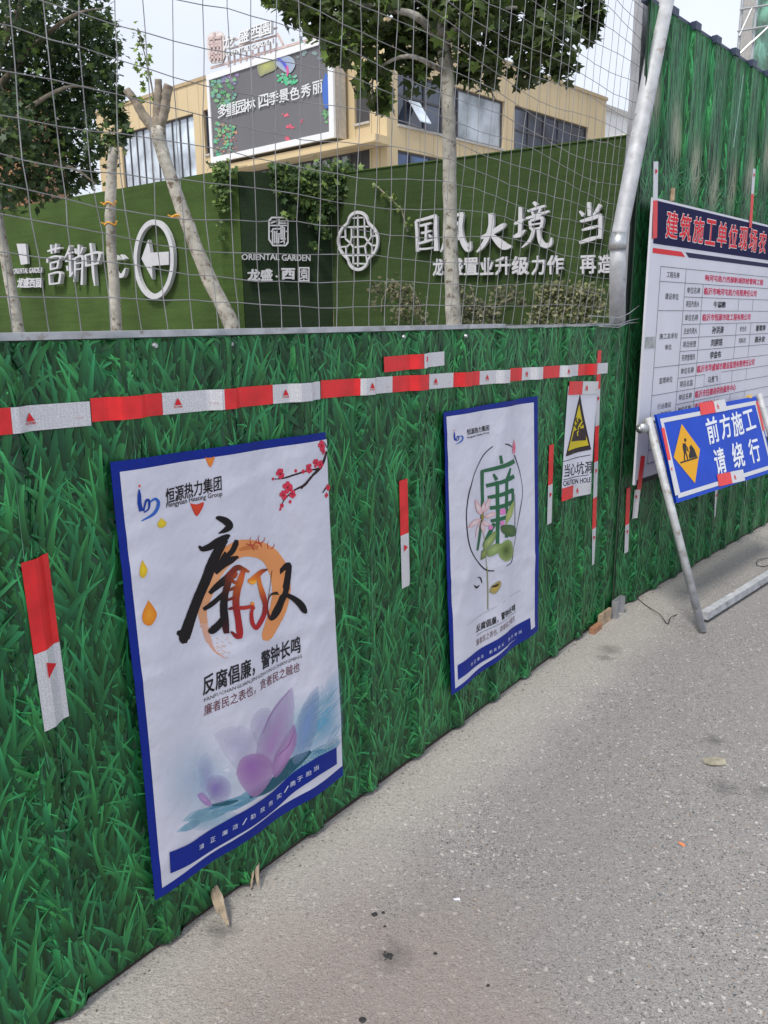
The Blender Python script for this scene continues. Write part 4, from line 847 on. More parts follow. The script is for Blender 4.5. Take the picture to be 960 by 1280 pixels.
rb(PBo.uv(880, 474)[0], PBo.uv(900.5, 472)[0], zs[9] + dz_ * .05, zs[8] + dz_ * .02, 'pasted_label', M['paper'], .0022, .0032)
nm = MB(); text(nm, PBo, '马贵飞', (PBo.uv(884, 474)[0], zs[9] + dz_ * .25), (PBo.uv(896.5, 474)[0], zs[9] + dz_ * .25), (PBo.uv(884, 474)[0], zs[9] + dz_ * .78), .0038, BK, uv=True, bold=.02); nm.build('label_lettering', M['ink_solid'], ib)
rb(PBo.uv(806, 430)[0], PBo.uv(818, 430)[0], PBo.uv(812, 435.5)[1], PBo.uv(812, 421)[1], 'grey_patch', M['galv'], .0006, .0016)
rb(u_l + .02, u_r - .02, PBo.uv(815, 597)[1] - .012, PBo.uv(815, 597)[1] + .014, 'footer_stripe', M['black'])
tape(PBo, ((819, 202), (817.5, 298)), .026, 'upright tape strip, silver over red, gripping the top corner of the information board', [('w', .5), ('r', 1)], 'tape strips holding the information board', vertical=True, off=.004)
tape(PBo, ((942, 211), (937, 285)), .024, 'upright tape strip with its red end twisted, on the information board heading', [('w', .42), ('r', 1)], 'tape strips holding the information board', vertical=True, off=.004)
tape(PBo, ((803, 570), (798, 612)), .026, 'short red tape strip on the bottom corner of the information board', [('r', 1)], 'tape strips holding the information board', vertical=True, off=.004)
st2 = MB(); st2.tube([PB.w(*PB.uv(833, 252), .03), PB.w(*PB.uv(834, 236), .03)], .012, 6); o = st2.build('wooden_peg', M['wood'], base=PB.w(*PB.uv(833, 252))); tag(o, 'pale wooden peg poking up behind the information board top edge', 'peg')

# ------------------------------------------------------------------ folding road sign on a pipe frame
G1 = on_ground(878, 791); dB = PB.U
PBt = Plane(PB.O + PB.N * .16, PB.U, PB.V); T1 = PBt.w(*PBt.uv(811, 527))
hdir = PB.U; Vv = T1 - G1; Vv = Vv - hdir * (Vv @ hdir); Vn = Vv / np.linalg.norm(Vv); PS = Plane(G1, hdir, Vn)
fr_ = thing('pipe_frame', 'scuffed galvanised pipe stand propping up the blue detour sign', 'sign stand', G1)
def pp(p, off=0): return PS.w(*PS.uv(*p), off)
TL, BLf = PS.uv(811, 527), PS.uv(878, 789); 
lean_u = (TL[0] - BLf[0]); wid = PS.uv(950, 500)[0] - TL[0]
m_ = MB(); m_.tube([PS.w(BLf[0], BLf[1] + .0, 0), PS.w(TL[0], TL[1] + .02, 0)], .021, 10); leg1 = m_.build('leg', M['galv_light'], fr_, smooth=True)
BRf = (BLf[0] + wid - 2 * lean_u * 1.0, BLf[1]); TR = (TL[0] + wid, TL[1])
m_ = MB(); m_.tube([PS.w(BRf[0], BRf[1], 0), PS.w(TR[0], TR[1] + .02, 0)], .021, 10); m_.build('leg', M['galv_light'], fr_, smooth=True)
# foot rail: square bar lying between the feet
m_ = MB(); a_, b_ = on_ground(880, 772, .03), on_ground(960, 722, .03); dr = (b_ - a_) / np.linalg.norm(b_ - a_); b_ = a_ + dr * (BRf[0] - BLf[0] - .06); side = np.cross(dr, (0, 0, 1))
m_.box((a_ + b_) / 2 + np.array([0, 0, .012]), np.linalg.norm(b_ - a_), .042, .042, (dr, side, (0, 0, 1))); m_.build('foot_rail', M['galv_light'], fr_)
m_ = MB(); m_.tube([PS.w(TL[0], TL[1], -.022), PS.w(TR[0], TR[1], -.022)], .015, 10); m_.build('top_rail', M['galv_light'], fr_, smooth=True)
cl_ = MB(); cpt = PS.w(*PS.uv(809, 534), -.02); cl_.tube([cpt - hdir * .035, cpt + hdir * .035], .026, 10); cl_.tube([cpt - hdir * .055, cpt - hdir * .02], .012, 8); cl_.build('clamp', M['galv'], fr_, smooth=True)
PS0 = PS; PS = Plane(PS0.O + PS0.N * .036, PS0.U, PS0.V)
sg = thing('detour_sign', 'blue rectangular detour sign with a yellow worker diamond, hung on the pipe stand', 'sign', PS.w(*PS.uv(880, 560)))
ZS = (800, 480, 6.0)
def zz(x, y): return (ZS[0] + x / 6., ZS[1] + y / 6.)
cS = corners(PS, [zz(120, 228), zz(870, 92), zz(1010, 655), zz(275, 893)])
s_ = MB(); s_.grid(PS, cS, .0, 4, 4, back=.012); s_.build('panel', mat('blue_reflective_sheet', (.006, .060, .50), .5, var=.10, scale=5, spec=.2), sg)
s_ = MB()
tl, tr, br2, bl = cS
def bil(a, b): return (tl * (1 - a) + tr * a) * (1 - b) + (bl * (1 - a) + br2 * a) * b
def strip(a0, b0, a1, b1): s_.add([PS.w(*bil(a0, b0), .0015), PS.w(*bil(a1, b0), .0015), PS.w(*bil(a1, b1), .0015), PS.w(*bil(a0, b1), .0015)], [(3, 2, 1, 0)])
strip(.02, .055, .985, .105); strip(.02, .905, .985, .955); strip(.02, .106, .043, .904); strip(.962, .106, .985, .904); s_.build('white_border', M['white_tape'], sg)
s_ = MB(); YL = (.72, .36, .01); s_.poly(PS, [zz(310, 300), zz(448, 490), zz(410, 745), zz(250, 550)], .0018, YL); s_.build('yellow_diamond', M['ink_solid'], sg)
s_ = MB(); BKs = (.015, .015, .018)
s_.poly(PS, [zz(298, 586), zz(428, 546), zz(431, 556), zz(300, 597)], .0026, BKs); s_.poly(PS, [zz(368, 560), zz(362, 540), zz(372, 500), zz(366, 475), zz(380, 455), zz(405, 490), zz(425, 545)], .0026, BKs)
petal(s_, PS, [(328, 408), (342, 410), (343, 430), (330, 432)], .0026, BKs, BKs, ZS, 1)
brush(s_, PS, [(328, 445, 22), (330, 480, 26), (335, 510, 20)], .0027, BKs, ZS); brush(s_, PS, [(330, 510, 10), (330, 545, 9), (332, 585, 8)], .0027, BKs, ZS); brush(s_, PS, [(338, 510, 10), (350, 545, 9), (356, 575, 8)], .0027, BKs, ZS)
brush(s_, PS, [(335, 455, 8), (355, 485, 6), (350, 505, 5)], .0027, BKs, ZS); brush(s_, PS, [(340, 480, 4), (375, 520, 4)], .0027, BKs, ZS); s_.build('worker_symbol', M['ink_solid'], sg)
s_ = MB()
def glyph_box(ch, a0, a1, b0, b1, bold=.03): text(s_, PS, ch, tuple(bil(a0, b1)), tuple(bil(a1, b1)), tuple(bil(a0, b0)), .002, (.72, .76, .82), bold=bold, uv=True)
for ch, x0, x1, yt0, yb0, yt1 in (('前', 482, 585, 262, 462, 240), ('方', 583, 680, 240, 425, 222), ('施', 672, 770, 222, 405, 205), ('工', 762, 858, 210, 360, 190)):
    text(s_, PS, ch, zz(x0 + 34, yb0 - 4), zz(x1 + 14, yb0 - 34), zz(x0, yt0), .002, (.72, .76, .82), bold=.022)
for ch, x0, x1, yt0, yb0 in (('请', 540, 628, 492, 690), ('绕', 674, 765, 450, 645), ('行', 800, 885, 420, 605)):
    text(s_, PS, ch, zz(x0 + 36, yb0 - 4), zz(x1 + 26, yb0 - 32), zz(x0, yt0), .002, (.72, .76, .82), bold=.022)
s_.build('lettering', M['ink_solid'], sg)
TG2 = 'tape pieces on the blue detour sign'
tape(PS, (zz(445, 190), zz(640, 158)), .034, 'tape piece, red and silver, over the top edge of the blue detour sign', [('r', .55), ('w', 1)], TG2, off=.004, marks=True)
tape(PS, (zz(580, 725), zz(775, 682)), .034, 'tape piece, red and silver, over the bottom edge of the blue detour sign', [('r', .50), ('w', 1)], TG2, off=.004)
tape(PS, (zz(166, 330), zz(270, 835)), .018, 'long tape strip, red over silver, down the diamond side of the blue detour sign', [('r', .48), ('w', 1)], TG2, vertical=True, off=.004)
tape(PS, (zz(874, 130), zz(925, 350)), .018, 'red tape strip down the far side of the blue detour sign', [('r', 1)], TG2, vertical=True, off=.004)
yb_ = MB(); a = PS.w(*PS.uv(938, 495.5), -.008); yb_.box(a, .05, .02, .022, (hdir, PS.N, PS.V)); o = yb_.build('yellow_clip', mat('brass_yellow', (.62, .42, .10), .4), sg)

# ------------------------------------------------------------------ turf wall with lettering
def wall_az(p, q): return math.degrees(math.atan2(q[0] - p[0], q[1] - p[1]))
Wt = 4.25
pR0, pR1 = atY(441, 216, 15.0), None
def pt_at_height(px, py, z): r = ray(px, py); return CAMP + r * ((z - CAM_H) / r[2])
pR0 = pt_at_height(413, 219, Wt); pR1 = pt_at_height(786, 170, Wt); pL1 = pt_at_height(272, 214, Wt); pL0 = pt_at_height(0, 262, Wt)
dR = (pR1 - pR0)[:2]; dR /= np.linalg.norm(dR); TR_ = Plane((pR0[0], pR0[1], 0), (dR[0], dR[1], 0), (0, 0, 1))
dL = (pL1 - pL0)[:2]; dL /= np.linalg.norm(dL); TL_ = Plane((pL1[0], pL1[1], 0), (dL[0], dL[1], 0), (0, 0, 1))
pD0 = pt_at_height(297, 213, Wt + .0); pD1 = pt_at_height(413, 219, Wt); 
pD0 = np.array([pD0[0], pD0[1] + .0, 0]); dD = (pD1 - pD0)[:2]; dD /= np.linalg.norm(dD); TD_ = Plane((pD0[0], pD0[1], 0), (dD[0], dD[1], 0), (0, 0, 1))
print('turf', pL0, pL1, pD0, pR0, pR1)
tw = thing('turf_wall', 'long artificial turf wall carrying silver lettering behind the wire mesh', 'wall', (pR0[0], pR0[1], 1.2))
LR = np.linalg.norm((pR1 - pR0)[:2]); LL = np.linalg.norm((pL1 - pL0)[:2]); LD = np.linalg.norm((pD1 - pD0)[:2])
m_ = MB(); m_.slab(TR_, 0, LR + 6.0, 1.1, Wt, -.3, 0); m_.build('turf_panel', M['turf_olive'], tw)
m_ = MB(); m_.slab(TL_, -LL - 8, 0, 1.1, Wt, -.3, 0); m_.build('turf_panel', M['turf'], tw)
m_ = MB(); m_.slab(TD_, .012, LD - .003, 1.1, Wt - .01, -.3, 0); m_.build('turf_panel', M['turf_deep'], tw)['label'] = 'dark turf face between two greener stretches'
gap = np.linalg.norm((pD0[:2] - pL1[:2]))
m_ = MB(); dg = (pD0[:2] - pL1[:2]) / gap; TG_ = Plane((pL1[0], pL1[1], 0), (dg[0], dg[1], 0), (0, 0, 1)); m_.slab(TG_, .002, gap - .002, 1.1, Wt - .004, -.25, 0); m_.build('turf_panel', M['turf'], tw)
m_ = MB(); m_.slab(TD_, .1, LD - .1, 1.28, 1.40, .06, .5); m_.build('concrete_step', M['concrete'], tw)
cap_ = MB(); cap_.slab(TR_, 0, LR + 6.0, Wt + .002, Wt + .02, -.32, .02); cap_.build('turf_edging', M['turf'], tw)
def sign_text(pl, s, bl, br, tl, depth=.05, bold=.03, name='sign_letter', off=.03):
    q = MB(); text(q, pl, s, bl, br, tl, off, bold=bold, depth=depth); return q.build(name, M['letter'], tw)
Z7 = (0, 270, 4.0)
def z7(x, y): return (x / 4., 270 + y / 4.)
BL_ = {'ying': [[(262, 178, 8), (295, 168, 10), (328, 160, 7)], [(280, 145, 9), (284, 190, 9)], [(306, 140, 9), (302, 185, 9)], [(262, 210, 8), (262, 235, 9)], [(264, 214, 7), (300, 203, 9), (328, 208, 9), (318, 228, 5)], [(278, 235, 8), (280, 272, 9)], [(278, 237, 7), (315, 230, 9), (312, 262, 9)], [(280, 268, 7), (312, 260, 7)], [(272, 290, 8), (276, 345, 9)], [(272, 292, 7), (325, 284, 10), (322, 338, 10)], [(276, 342, 7), (322, 336, 8)]],
 'xiao': [[(376, 150, 12), (362, 185, 8), (347, 212, 4)], [(362, 190, 8), (392, 182, 7)], [(352, 228, 8), (394, 216, 8)], [(374, 195, 10), (378, 300, 11)], [(360, 250, 8), (364, 275, 8)], [(374, 305, 9), (398, 275, 6)], [(420, 145, 11), (420, 200, 10)], [(400, 165, 6), (409, 190, 9)], [(440, 158, 9), (430, 190, 6)], [(402, 210, 8), (402, 270, 9), (398, 330, 8)], [(402, 212, 7), (438, 205, 10), (438, 280, 10), (436, 345, 11)], [(405, 240, 6), (436, 234, 6)], [(405, 270, 6), (436, 264, 6)]],
 'zhong': [[(452, 195, 9), (456, 255, 10)], [(452, 198, 8), (520, 185, 12), (514, 240, 10)], [(456, 250, 8), (514, 238, 8)], [(478, 138, 11), (486, 200, 12), (492, 290, 12), (500, 350, 6)]],
 'xin': [[(574, 225, 6), (586, 246, 13), (580, 262, 6)], [(598, 242, 5), (597, 275, 11), (610, 297, 17), (636, 298, 19), (652, 262, 5)], [(600, 198, 6), (615, 222, 13)], [(630, 196, 7), (648, 218, 14)]]}
for k, strokes in BL_.items():
    q = MB()
    for i, st4 in enumerate(strokes): brush(q, TL_, st4, .035 + i * .0012, (.7, .7, .7), Z7, depth=.09, n=5)
    q.build('sign_letter', M['letter'], tw)
# arrow in a ring
def ring_pts(pl, cx, cy, rx, ry, n=48): return [pl.uv(cx + rx * math.cos(a), cy + ry * math.sin(a)) for a in np.linspace(0, 2 * math.pi, n + 1)[:-1]]
def extr_ring(pl, o_, i_, off, dep, name, par):
    n = len(o_); V = [pl.w(*p, off + dep) for p in o_] + [pl.w(*p, off + dep) for p in i_] + [pl.w(*p, off) for p in o_] + [pl.w(*p, off) for p in i_]
    Fc = []
    for k in range(n):
        j = (k + 1) % n; Fc += [(k, j, n + j, n + k), (2 * n + k, 2 * n + j, j, k), (n + k, n + j, 3 * n + j, 3 * n + k)]
    q = MB(); q.add(V, Fc); return q.build(name, M['letter'], par)
def extr_poly(pl, pts, off, dep, name, par, uv=False):
    q = [p if uv else pl.uv(*p) for p in pts]; n = len(q); V = [pl.w(*p, off + dep) for p in q] + [pl.w(*p, off) for p in q]
    m2 = MB(); m2.add(V, [tuple(range(n))] + [(k, n + k, n + (k + 1) % n, (k + 1) % n) for k in range(n)]); return m2.build(name, M['letter'], par)
cx, cy = z7(793, 218); o_ = ring_pts(TL_, cx, cy, 25.2, 49.5); i_ = ring_pts(TL_, cx, cy, 21.0, 43); extr_ring(TL_, o_, i_, .04, .08, 'arrow_ring', tw)
extr_poly(TL_, [z7(732, 215), z7(766, 120), z7(778, 185), z7(868, 180), z7(868, 245), z7(785, 250), z7(787, 318)], .04, .08, 'arrow', tw)
extr_poly(TL_, [z7(103, 140), z7(148, 140), z7(158, 240), z7(125, 245)], .04, .06, 'seal_plate', tw)
sign_text(TL_, 'ORIENTAL GARDEN', z7(80, 290), z7(224, 284), z7(80, 264), .04, .02); sign_text(TL_, '龙盛西园', z7(104, 360), z7(224, 358), z7(104, 312), .06, .04)
Z8 = (290, 250, 4.8)
def z8(x, y): return (Z8[0] + x / 4.8, Z8[1] + y / 4.8)
sign_text(TD_, 'ORIENTAL', z8(55, 362), z8(280, 362), z8(55, 325), .04, .012); sign_text(TD_, 'GARDEN', z8(295, 366), z8(466, 368), z8(295, 328), .04, .012)
sign_text(TD_, '龙盛', z8(90, 488), z8(238, 486), z8(90, 416), .06, .04); sign_text(TD_, '·', z8(258, 466), z8(270, 466), z8(258, 454), .05, .03); sign_text(TD_, '西', z8(292, 478), z8(372, 478), z8(292, 410), .06, .05); sign_text(TD_, '園', z8(394, 494), z8(458, 494), z8(394, 404), .06, .012)
# seal emblem on the dark face: an octagonal frame filled with bars
def outline(pl, pts, w_, off, dep, name, par, closed=True):
    q = [np.array(pl.uv(*p)) for p in pts]; c = np.mean(q, axis=0)
    o2 = [p + (p - c) / np.linalg.norm(p - c) * w_ for p in q]; return extr_ring(pl, o2, q, off, dep, name, par)
outline(TD_, [z8(238, 112), z8(315, 112), z8(328, 130), z8(328, 252), z8(315, 270), z8(244, 270), z8(222, 235), z8(222, 130)], .03, .03, .04, 'seal_frame', tw)
q = MB()
def bar(pl, p, r_, w_=.012, off=.03, dep=.035, mb=None):
    a, b = np.array(pl.uv(*p)), np.array(pl.uv(*r_)); d = (b - a); l = np.linalg.norm(d); d /= l; n = np.array([-d[1], d[0]]) * w_
    V = [pl.w(*c, off + dep) for c in (a - n, b - n, b + n, a + n)] + [pl.w(*c, off) for c in (a - n, b - n, b + n, a + n)]
    mb.add(V, [(0, 1, 2, 3), (0, 4, 5, 1), (1, 5, 6, 2), (2, 6, 7, 3), (3, 7, 4, 0)])
for a, b in (((225, 155), (325, 155)), ((278, 115), (278, 155)), ((282, 128), (322, 128)), ((282, 141), (322, 141)), ((228, 142), (262, 128)), ((240, 175), (310, 175)), ((240, 175), (240, 265)), ((310, 165), (310, 265)), ((252, 188), (252, 262)), ((264, 188), (264, 262)), ((290, 160), (290, 230)), ((300, 160), (300, 230)), ((265, 205), (290, 205)), ((276, 210), (276, 262)), ((286, 235), (318, 235)), ((286, 255), (312, 245)), ((270, 220), (300, 220)), ((228, 190), (240, 190)), ((318, 190), (327, 190))):
    bar(TD_, z8(*a), z8(*b), mb=q)
q.build('seal_bars', M['letter'], tw)
# lobed lattice window emblem
lob = []
for k in range(64):
    a = 2 * math.pi * k / 64; c, s = math.cos(a), math.sin(a)
    # union of two ellipses -> four lobed outline (wide middle, narrow top and bottom)
    r1 = 1 / math.sqrt((c / 24.5) ** 2 + (s / 25.5) ** 2); best = r1
    for cyy, rx, ry in ((-22, 12.5, 13.5), (22, 12.5, 13.5)):
        A_ = (c / rx) ** 2 + (s / ry) ** 2; B_ = -2 * s * cyy / ry ** 2; Cq = (cyy / ry) ** 2 - 1; D_ = B_ * B_ - 4 * A_ * Cq
        if D_ > 0: best = max(best, (-B_ + math.sqrt(D_)) / (2 * A_))
    lob.append((450.5 + c * best, 301.5 + s * best * 1.0))
q_ = [np.array(TR_.uv(*p)) for p in lob]; c_ = np.mean(q_, axis=0); extr_ring(TR_, [c_ + (p - c_) * 1.06 for p in q_], [c_ + (p - c_) * .95 for p in q_], .04, .05, 'lattice_ring', tw)
q = MB()
for a, b in (((735, 110), (805, 106)), ((695, 165), (845, 160)), ((692, 335), (855, 330)), ((735, 382), (818, 384)), ((655, 225), (690, 222)), ((655, 285), (700, 280)), ((690, 170), (692, 235)), ((692, 235), (722, 262)), ((722, 262), (695, 285)), ((695, 285), (695, 330)), ((728, 165), (728, 225)), ((728, 225), (765, 222)), ((728, 225), (722, 262)), ((766, 90), (766, 400)), ((805, 110), (808, 225)), ((766, 222), (808, 225)), ((808, 225), (826, 252)), ((845, 165), (846, 222)), ((846, 222), (826, 252)), ((826, 252), (850, 275)), ((826, 252), (808, 278)), ((850, 275), (852, 330)), ((722, 262), (738, 285)), ((738, 285), (808, 278)), ((738, 285), (738, 380)), ((808, 278), (822, 382)), ((846, 218), (885, 215)), ((850, 275), (888, 272)), ((770, 285), (772, 330))):
    bar(TR_, z8(*a), z8(*b), .013, mb=q)
q.build('lattice_bars', M['letter'], tw)
# brush lettering of the wide face, each character a piece
Z9 = (500, 240, 3.31)
BR = {'guo': [[(78, 122, 9), (82, 180, 10), (84, 248, 11)], [(78, 122, 9), (120, 112, 10), (160, 100, 12)], [(158, 102, 14), (160, 170, 12), (162, 245, 16)], [(95, 142, 8), (120, 136, 9), (142, 130, 6)], [(100, 172, 8), (122, 168, 8), (140, 162, 6)], [(90, 215, 8), (120, 206, 9), (148, 198, 6)], [(120, 136, 8), (120, 170, 8), (118, 208, 8)], [(132, 178, 5), (140, 190, 8)], [(92, 238, 8), (125, 236, 7), (150, 232, 6)]],
 'feng': [[(212, 100, 6), (208, 160, 12), (195, 215, 12), (180, 250, 4)], [(210, 108, 8), (245, 98, 11), (272, 92, 13)], [(268, 94, 15), (262, 150, 14), (270, 205, 18), (295, 240, 20), (302, 205, 4)], [(250, 125, 12), (235, 160, 10), (220, 195, 4)], [(225, 140, 5), (242, 170, 11), (256, 200, 6)]],
 'da': [[(344, 192, 10), (370, 182, 17), (400, 165, 18), (436, 142, 18), (444, 132, 6)], [(388, 90, 20), (388, 140, 20), (372, 190, 18), (350, 228, 14), (328, 250, 4)], [(388, 175, 10), (410, 200, 22), (440, 225, 28), (472, 228, 6)]],
 'jing': [[(482, 135, 8), (505, 125, 12), (525, 115, 6)], [(508, 65, 12), (508, 120, 14), (505, 178, 12)], [(480, 188, 8), (505, 178, 18), (528, 160, 5)], [(562, 45, 10), (576, 58, 14)], [(538, 82, 7), (570, 72, 10), (610, 60, 8)], [(556, 80, 8), (562, 98, 8)], [(592, 70, 8), (584, 90, 8)], [(532, 112, 8), (575, 100, 12), (626, 82, 8)], [(548, 122, 10), (552, 155, 10)], [(550, 122, 8), (598, 110, 12), (595, 150, 12)], [(552, 138, 6), (594, 132, 6)], [(552, 158, 8), (594, 150, 7)], [(565, 160, 12), (550, 200, 12), (516, 232, 4)], [(584, 155, 13), (588, 195, 14), (605, 222, 20), (632, 218, 14), (638, 190, 4)]],
 'dang': [[(790, 45, 12), (792, 80, 13), (792, 102, 12)], [(752, 82, 6), (768, 100, 14)], [(838, 55, 14), (820, 85, 11), (808, 98, 5)], [(755, 125, 9), (800, 112, 14), (842, 98, 12)], [(838, 102, 14), (838, 150, 13), (836, 195, 13)], [(762, 160, 7), (800, 150, 11), (836, 142, 6)], [(752, 212, 10), (795, 198, 15), (836, 186, 8)]]}
for k, strokes in BR.items():
    q = MB()
    for i, s in enumerate(strokes): brush(q, TR_, [(a, b, c * 1.12) for a, b, c in s], .035 + i * .0012, (.7, .7, .7), Z9, depth=.07, n=5)
    q.build('sign_letter', M['letter'], tw)
def z9(x, y): return (Z9[0] + x / 3.31, Z9[1] + y / 3.31)
for ch, x0, x1, y0, y1 in (('龙', 145, 188, 278, 348), ('盛', 215, 268, 276, 346), ('置', 272, 332, 274, 345), ('业', 340, 394, 274, 345), ('升', 402, 466, 270, 345), ('级', 470, 540, 268, 345), ('力', 552, 606, 266, 345), ('作', 616, 684, 264, 342), ('再', 752, 816, 264, 340), ('造', 826, 886, 262, 338)):
    sign_text(TR_, ch, z9(x0, y1), z9(x1, y1 - 2), z9(x0, y0), .05, .030)

# ------------------------------------------------------------------ foliage
def palmate(r, rng, fold=.15):       # plane-tree leaf outline: five pointed lobes
    P = [(0, -.15)]; 
    for k, (a, L) in enumerate(((-125, .62), (-95, .42), (-62, .90), (-33, .50), (0, 1.0), (33, .50), (62, .90), (95, .42), (125, .62))): a = R(a); P.append((math.sin(a) * L, math.cos(a) * L * .95 + .1))
    return [(x * r, y * r, -abs(x) * fold * r) for x, y in P]
_pal = {}
class Leaves:
    def __init__(s): s.V = []; s.C = []; s.n = 0; s.tmpl = None
    def emit(s, pos, size, nrm, rot, col, rng):
        n = nrm / (np.linalg.norm(nrm, axis=1, keepdims=True) + 1e-9); N = len(pos)
        a = np.where(np.abs(n[:, 2:3]) < .9, np.array([[0, 0, 1.]]), np.array([[1., 0, 0]])); t = np.cross(a, n); t /= np.linalg.norm(t, axis=1, keepdims=True); b = np.cross(n, t)
        c, si = np.cos(rot)[:, None], np.sin(rot)[:, None]; x = t * c + b * si; y = -t * si + b * c
        T = np.array(palmate(1.0, rng)); k = len(T)
        P = pos[:, None, :] + (x[:, None, :] * T[None, :, 0:1] + y[:, None, :] * T[None, :, 1:2] + n[:, None, :] * T[None, :, 2:3]) * size[:, None, None]
        s.V.append(P.reshape(-1, 3)); cc_ = np.concatenate([col, np.ones((N, 1))], axis=1); s.C.append(np.repeat(cc_, k, axis=0)); s.k = k
    def build(s, name, parent, matr=None):
        V = np.concatenate(s.V); Cc = np.concatenate(s.C); k = s.k; N = len(V) // k
        tri = np.array([(0, i, i + 1) for i in range(1, k - 1)] + [(0, k - 1, 1)][:0]); Fc = (np.arange(N)[:, None, None] * k + tri[None]).reshape(-1, 3).astype(np.int32)
        me = bpy.data.meshes.new(name); V = V - BASE[root_of(parent).name]
        me.vertices.add(len(V)); me.vertices.foreach_set('co', V.astype(np.float32).ravel()); me.loops.add(len(Fc) * 3); me.loops.foreach_set('vertex_index', Fc.ravel())
        me.polygons.add(len(Fc)); me.polygons.foreach_set('loop_start', np.arange(0, len(Fc) * 3, 3, dtype=np.int32))
        at = me.color_attributes.new('Col', 'FLOAT_COLOR', 'POINT'); at.data.foreach_set('color', Cc.astype(np.float32).ravel()); me.materials.append(matr or M['leaf'])
        me.update(calc_edges=True); o = bpy.data.objects.new(name, me); C.objects.link(o); o.parent = parent; return o
def cluster(L, cen, rad, n, size, rng, dark=(.035, .075, .022), light=(.11, .20, .04), plight=.15, flat=1.0, droop=.4):
    d = rng.normal(0, 1, (n, 3)); d /= np.linalg.norm(d, axis=1, keepdims=True); r = rng.uniform(0.15, 1, (n, 1)) ** .5 * .88; far_ = rng.uniform(0, 1, (n, 1)) < .25; r = np.where(far_, rng.uniform(.8, 1.42, (n, 1)), r)
    p = np.array(cen)[None, :] + d * r * np.array([rad, rad, rad * flat])[None, :]
    nr = rng.normal(0, .6, (n, 3)) + np.array([0, 0, .8]) + d * .3; s = rng.uniform(size[0], size[1], n)
    k = rng.uniform(0, 1, (n, 1)); lt_ = (rng.uniform(0, 1, (n, 1)) < plight) * 1.0
    col = (np.array(dark) * (1 - k * .6) + np.array(light) * k * .35) * (1 - lt_) + np.array(light) * lt_ * (.7 + .5 * k)
    L.emit(p, s, nr, rng.uniform(0, 6.28, n), col, rng)
def limb(mb, pts, rads, wob=.0, n=8):
    P = catmull([tuple(p) + (r,) for p, r in zip([tuple(map(float, q)) for q in pts], rads)], 5)
    P = [np.array(p) for p in P]; mb.tube([p[:3] + np.array([random.uniform(-wob, wob), random.uniform(-wob, wob), 0]) for p in P], [max(.003, p[3] * (1 + random.uniform(-.06, .06))) for p in P], n)
# large plane tree whose trunk crosses the brush lettering
rng = np.random.default_rng(5)
Yt = 8.6
base = atY(571, 440, Yt); base[2] = 1.2
t1 = thing('plane_tree', 'plane tree with a pale mottled trunk standing in front of the brush lettering', 'tree', base)
tr_m = MB(); limb(tr_m, [base, atY(567, 400, Yt), atY(563, 300, Yt), atY(562, 200, Yt), atY(560, 110, Yt), atY(553, 40, Yt)], [.088, .080, .074, .070, .066, .070], .004, 12); tr_m.build('trunk', M['bark_plane'], t1, smooth=True)
lb = MB()
for q, r in (([(556, 60), (520, 20), (470, 10), (420, -10)], [.05, .035, .022, .01]), ([(556, 50), (590, 20), (640, 10), (700, 20)], [.05, .03, .02, .01]), ([(553, 45), (550, -20), (545, -90), (560, -160)], [.06, .05, .035, .02]), ([(557, 90), (510, 70), (470, 90), (465, 125)], [.03, .02, .012, .006]), ([(558, 80), (600, 60), (650, 70), (690, 80)], [.03, .02, .012, .006]), ([(560, 20), (620, -40), (700, -60), (740, -100)], [.04, .03, .02, .01]), ([(545, 0), (480, -50), (400, -60), (350, -90)], [.04, .03, .02, .01])):
    limb(lb, [atY(x, y, Yt + random.uniform(-.3, .3)) for x, y in q], r)
lb.build('branches', M['bark_plane'], t1, smooth=True)
Lv = Leaves(); pxm = Yt / 1010.
for x, y, r, pl_ in ((370, 2, 26, .2), (402, 22, 26, .25), (440, 40, 30, .2), (482, 55, 34, .2), (425, 62, 20, .35), (468, 100, 24, .2), (474, 128, 12, .15), (510, 28, 38, .15), (522, 82, 24, .15), (560, 5, 45, .15), (600, 50, 36, .1), (607, 96, 20, .15), (642, 20, 42, .05), (652, 62, 34, .05), (692, 48, 32, .05), (700, 78, 20, .05), (662, 95, 16, .05), (722, 28, 18, .05), (742, 8, 16, .1), (740, 38, 12, .1), (580, 92, 14, .1), (535, 55, 30, .2), (455, 15, 34, .2), (690, 10, 34, .1), (400, -6, 34, .3), (590, 15, 36, .1), (345, -12, 20, .2), (495, -45, 60, .3), (600, -55, 60, .3), (700, -40, 50, .3), (390, -60, 50, .4), (550, -130, 70, .4), (450, -120, 60, .4), (660, -130, 60, .4)):
    cen = atY(x, y, Yt + rng.uniform(-.5, .5)); n = int(30 + (r / 30.) ** 2 * 95) if y > -30 else int((r / 30.) ** 2 * 60)
    cluster(Lv, cen, r * pxm, n, (.055, .115), rng, dark=(.052, .078, .032), light=(.17, .27, .06), plight=pl_)
Lv.build('crown', t1)
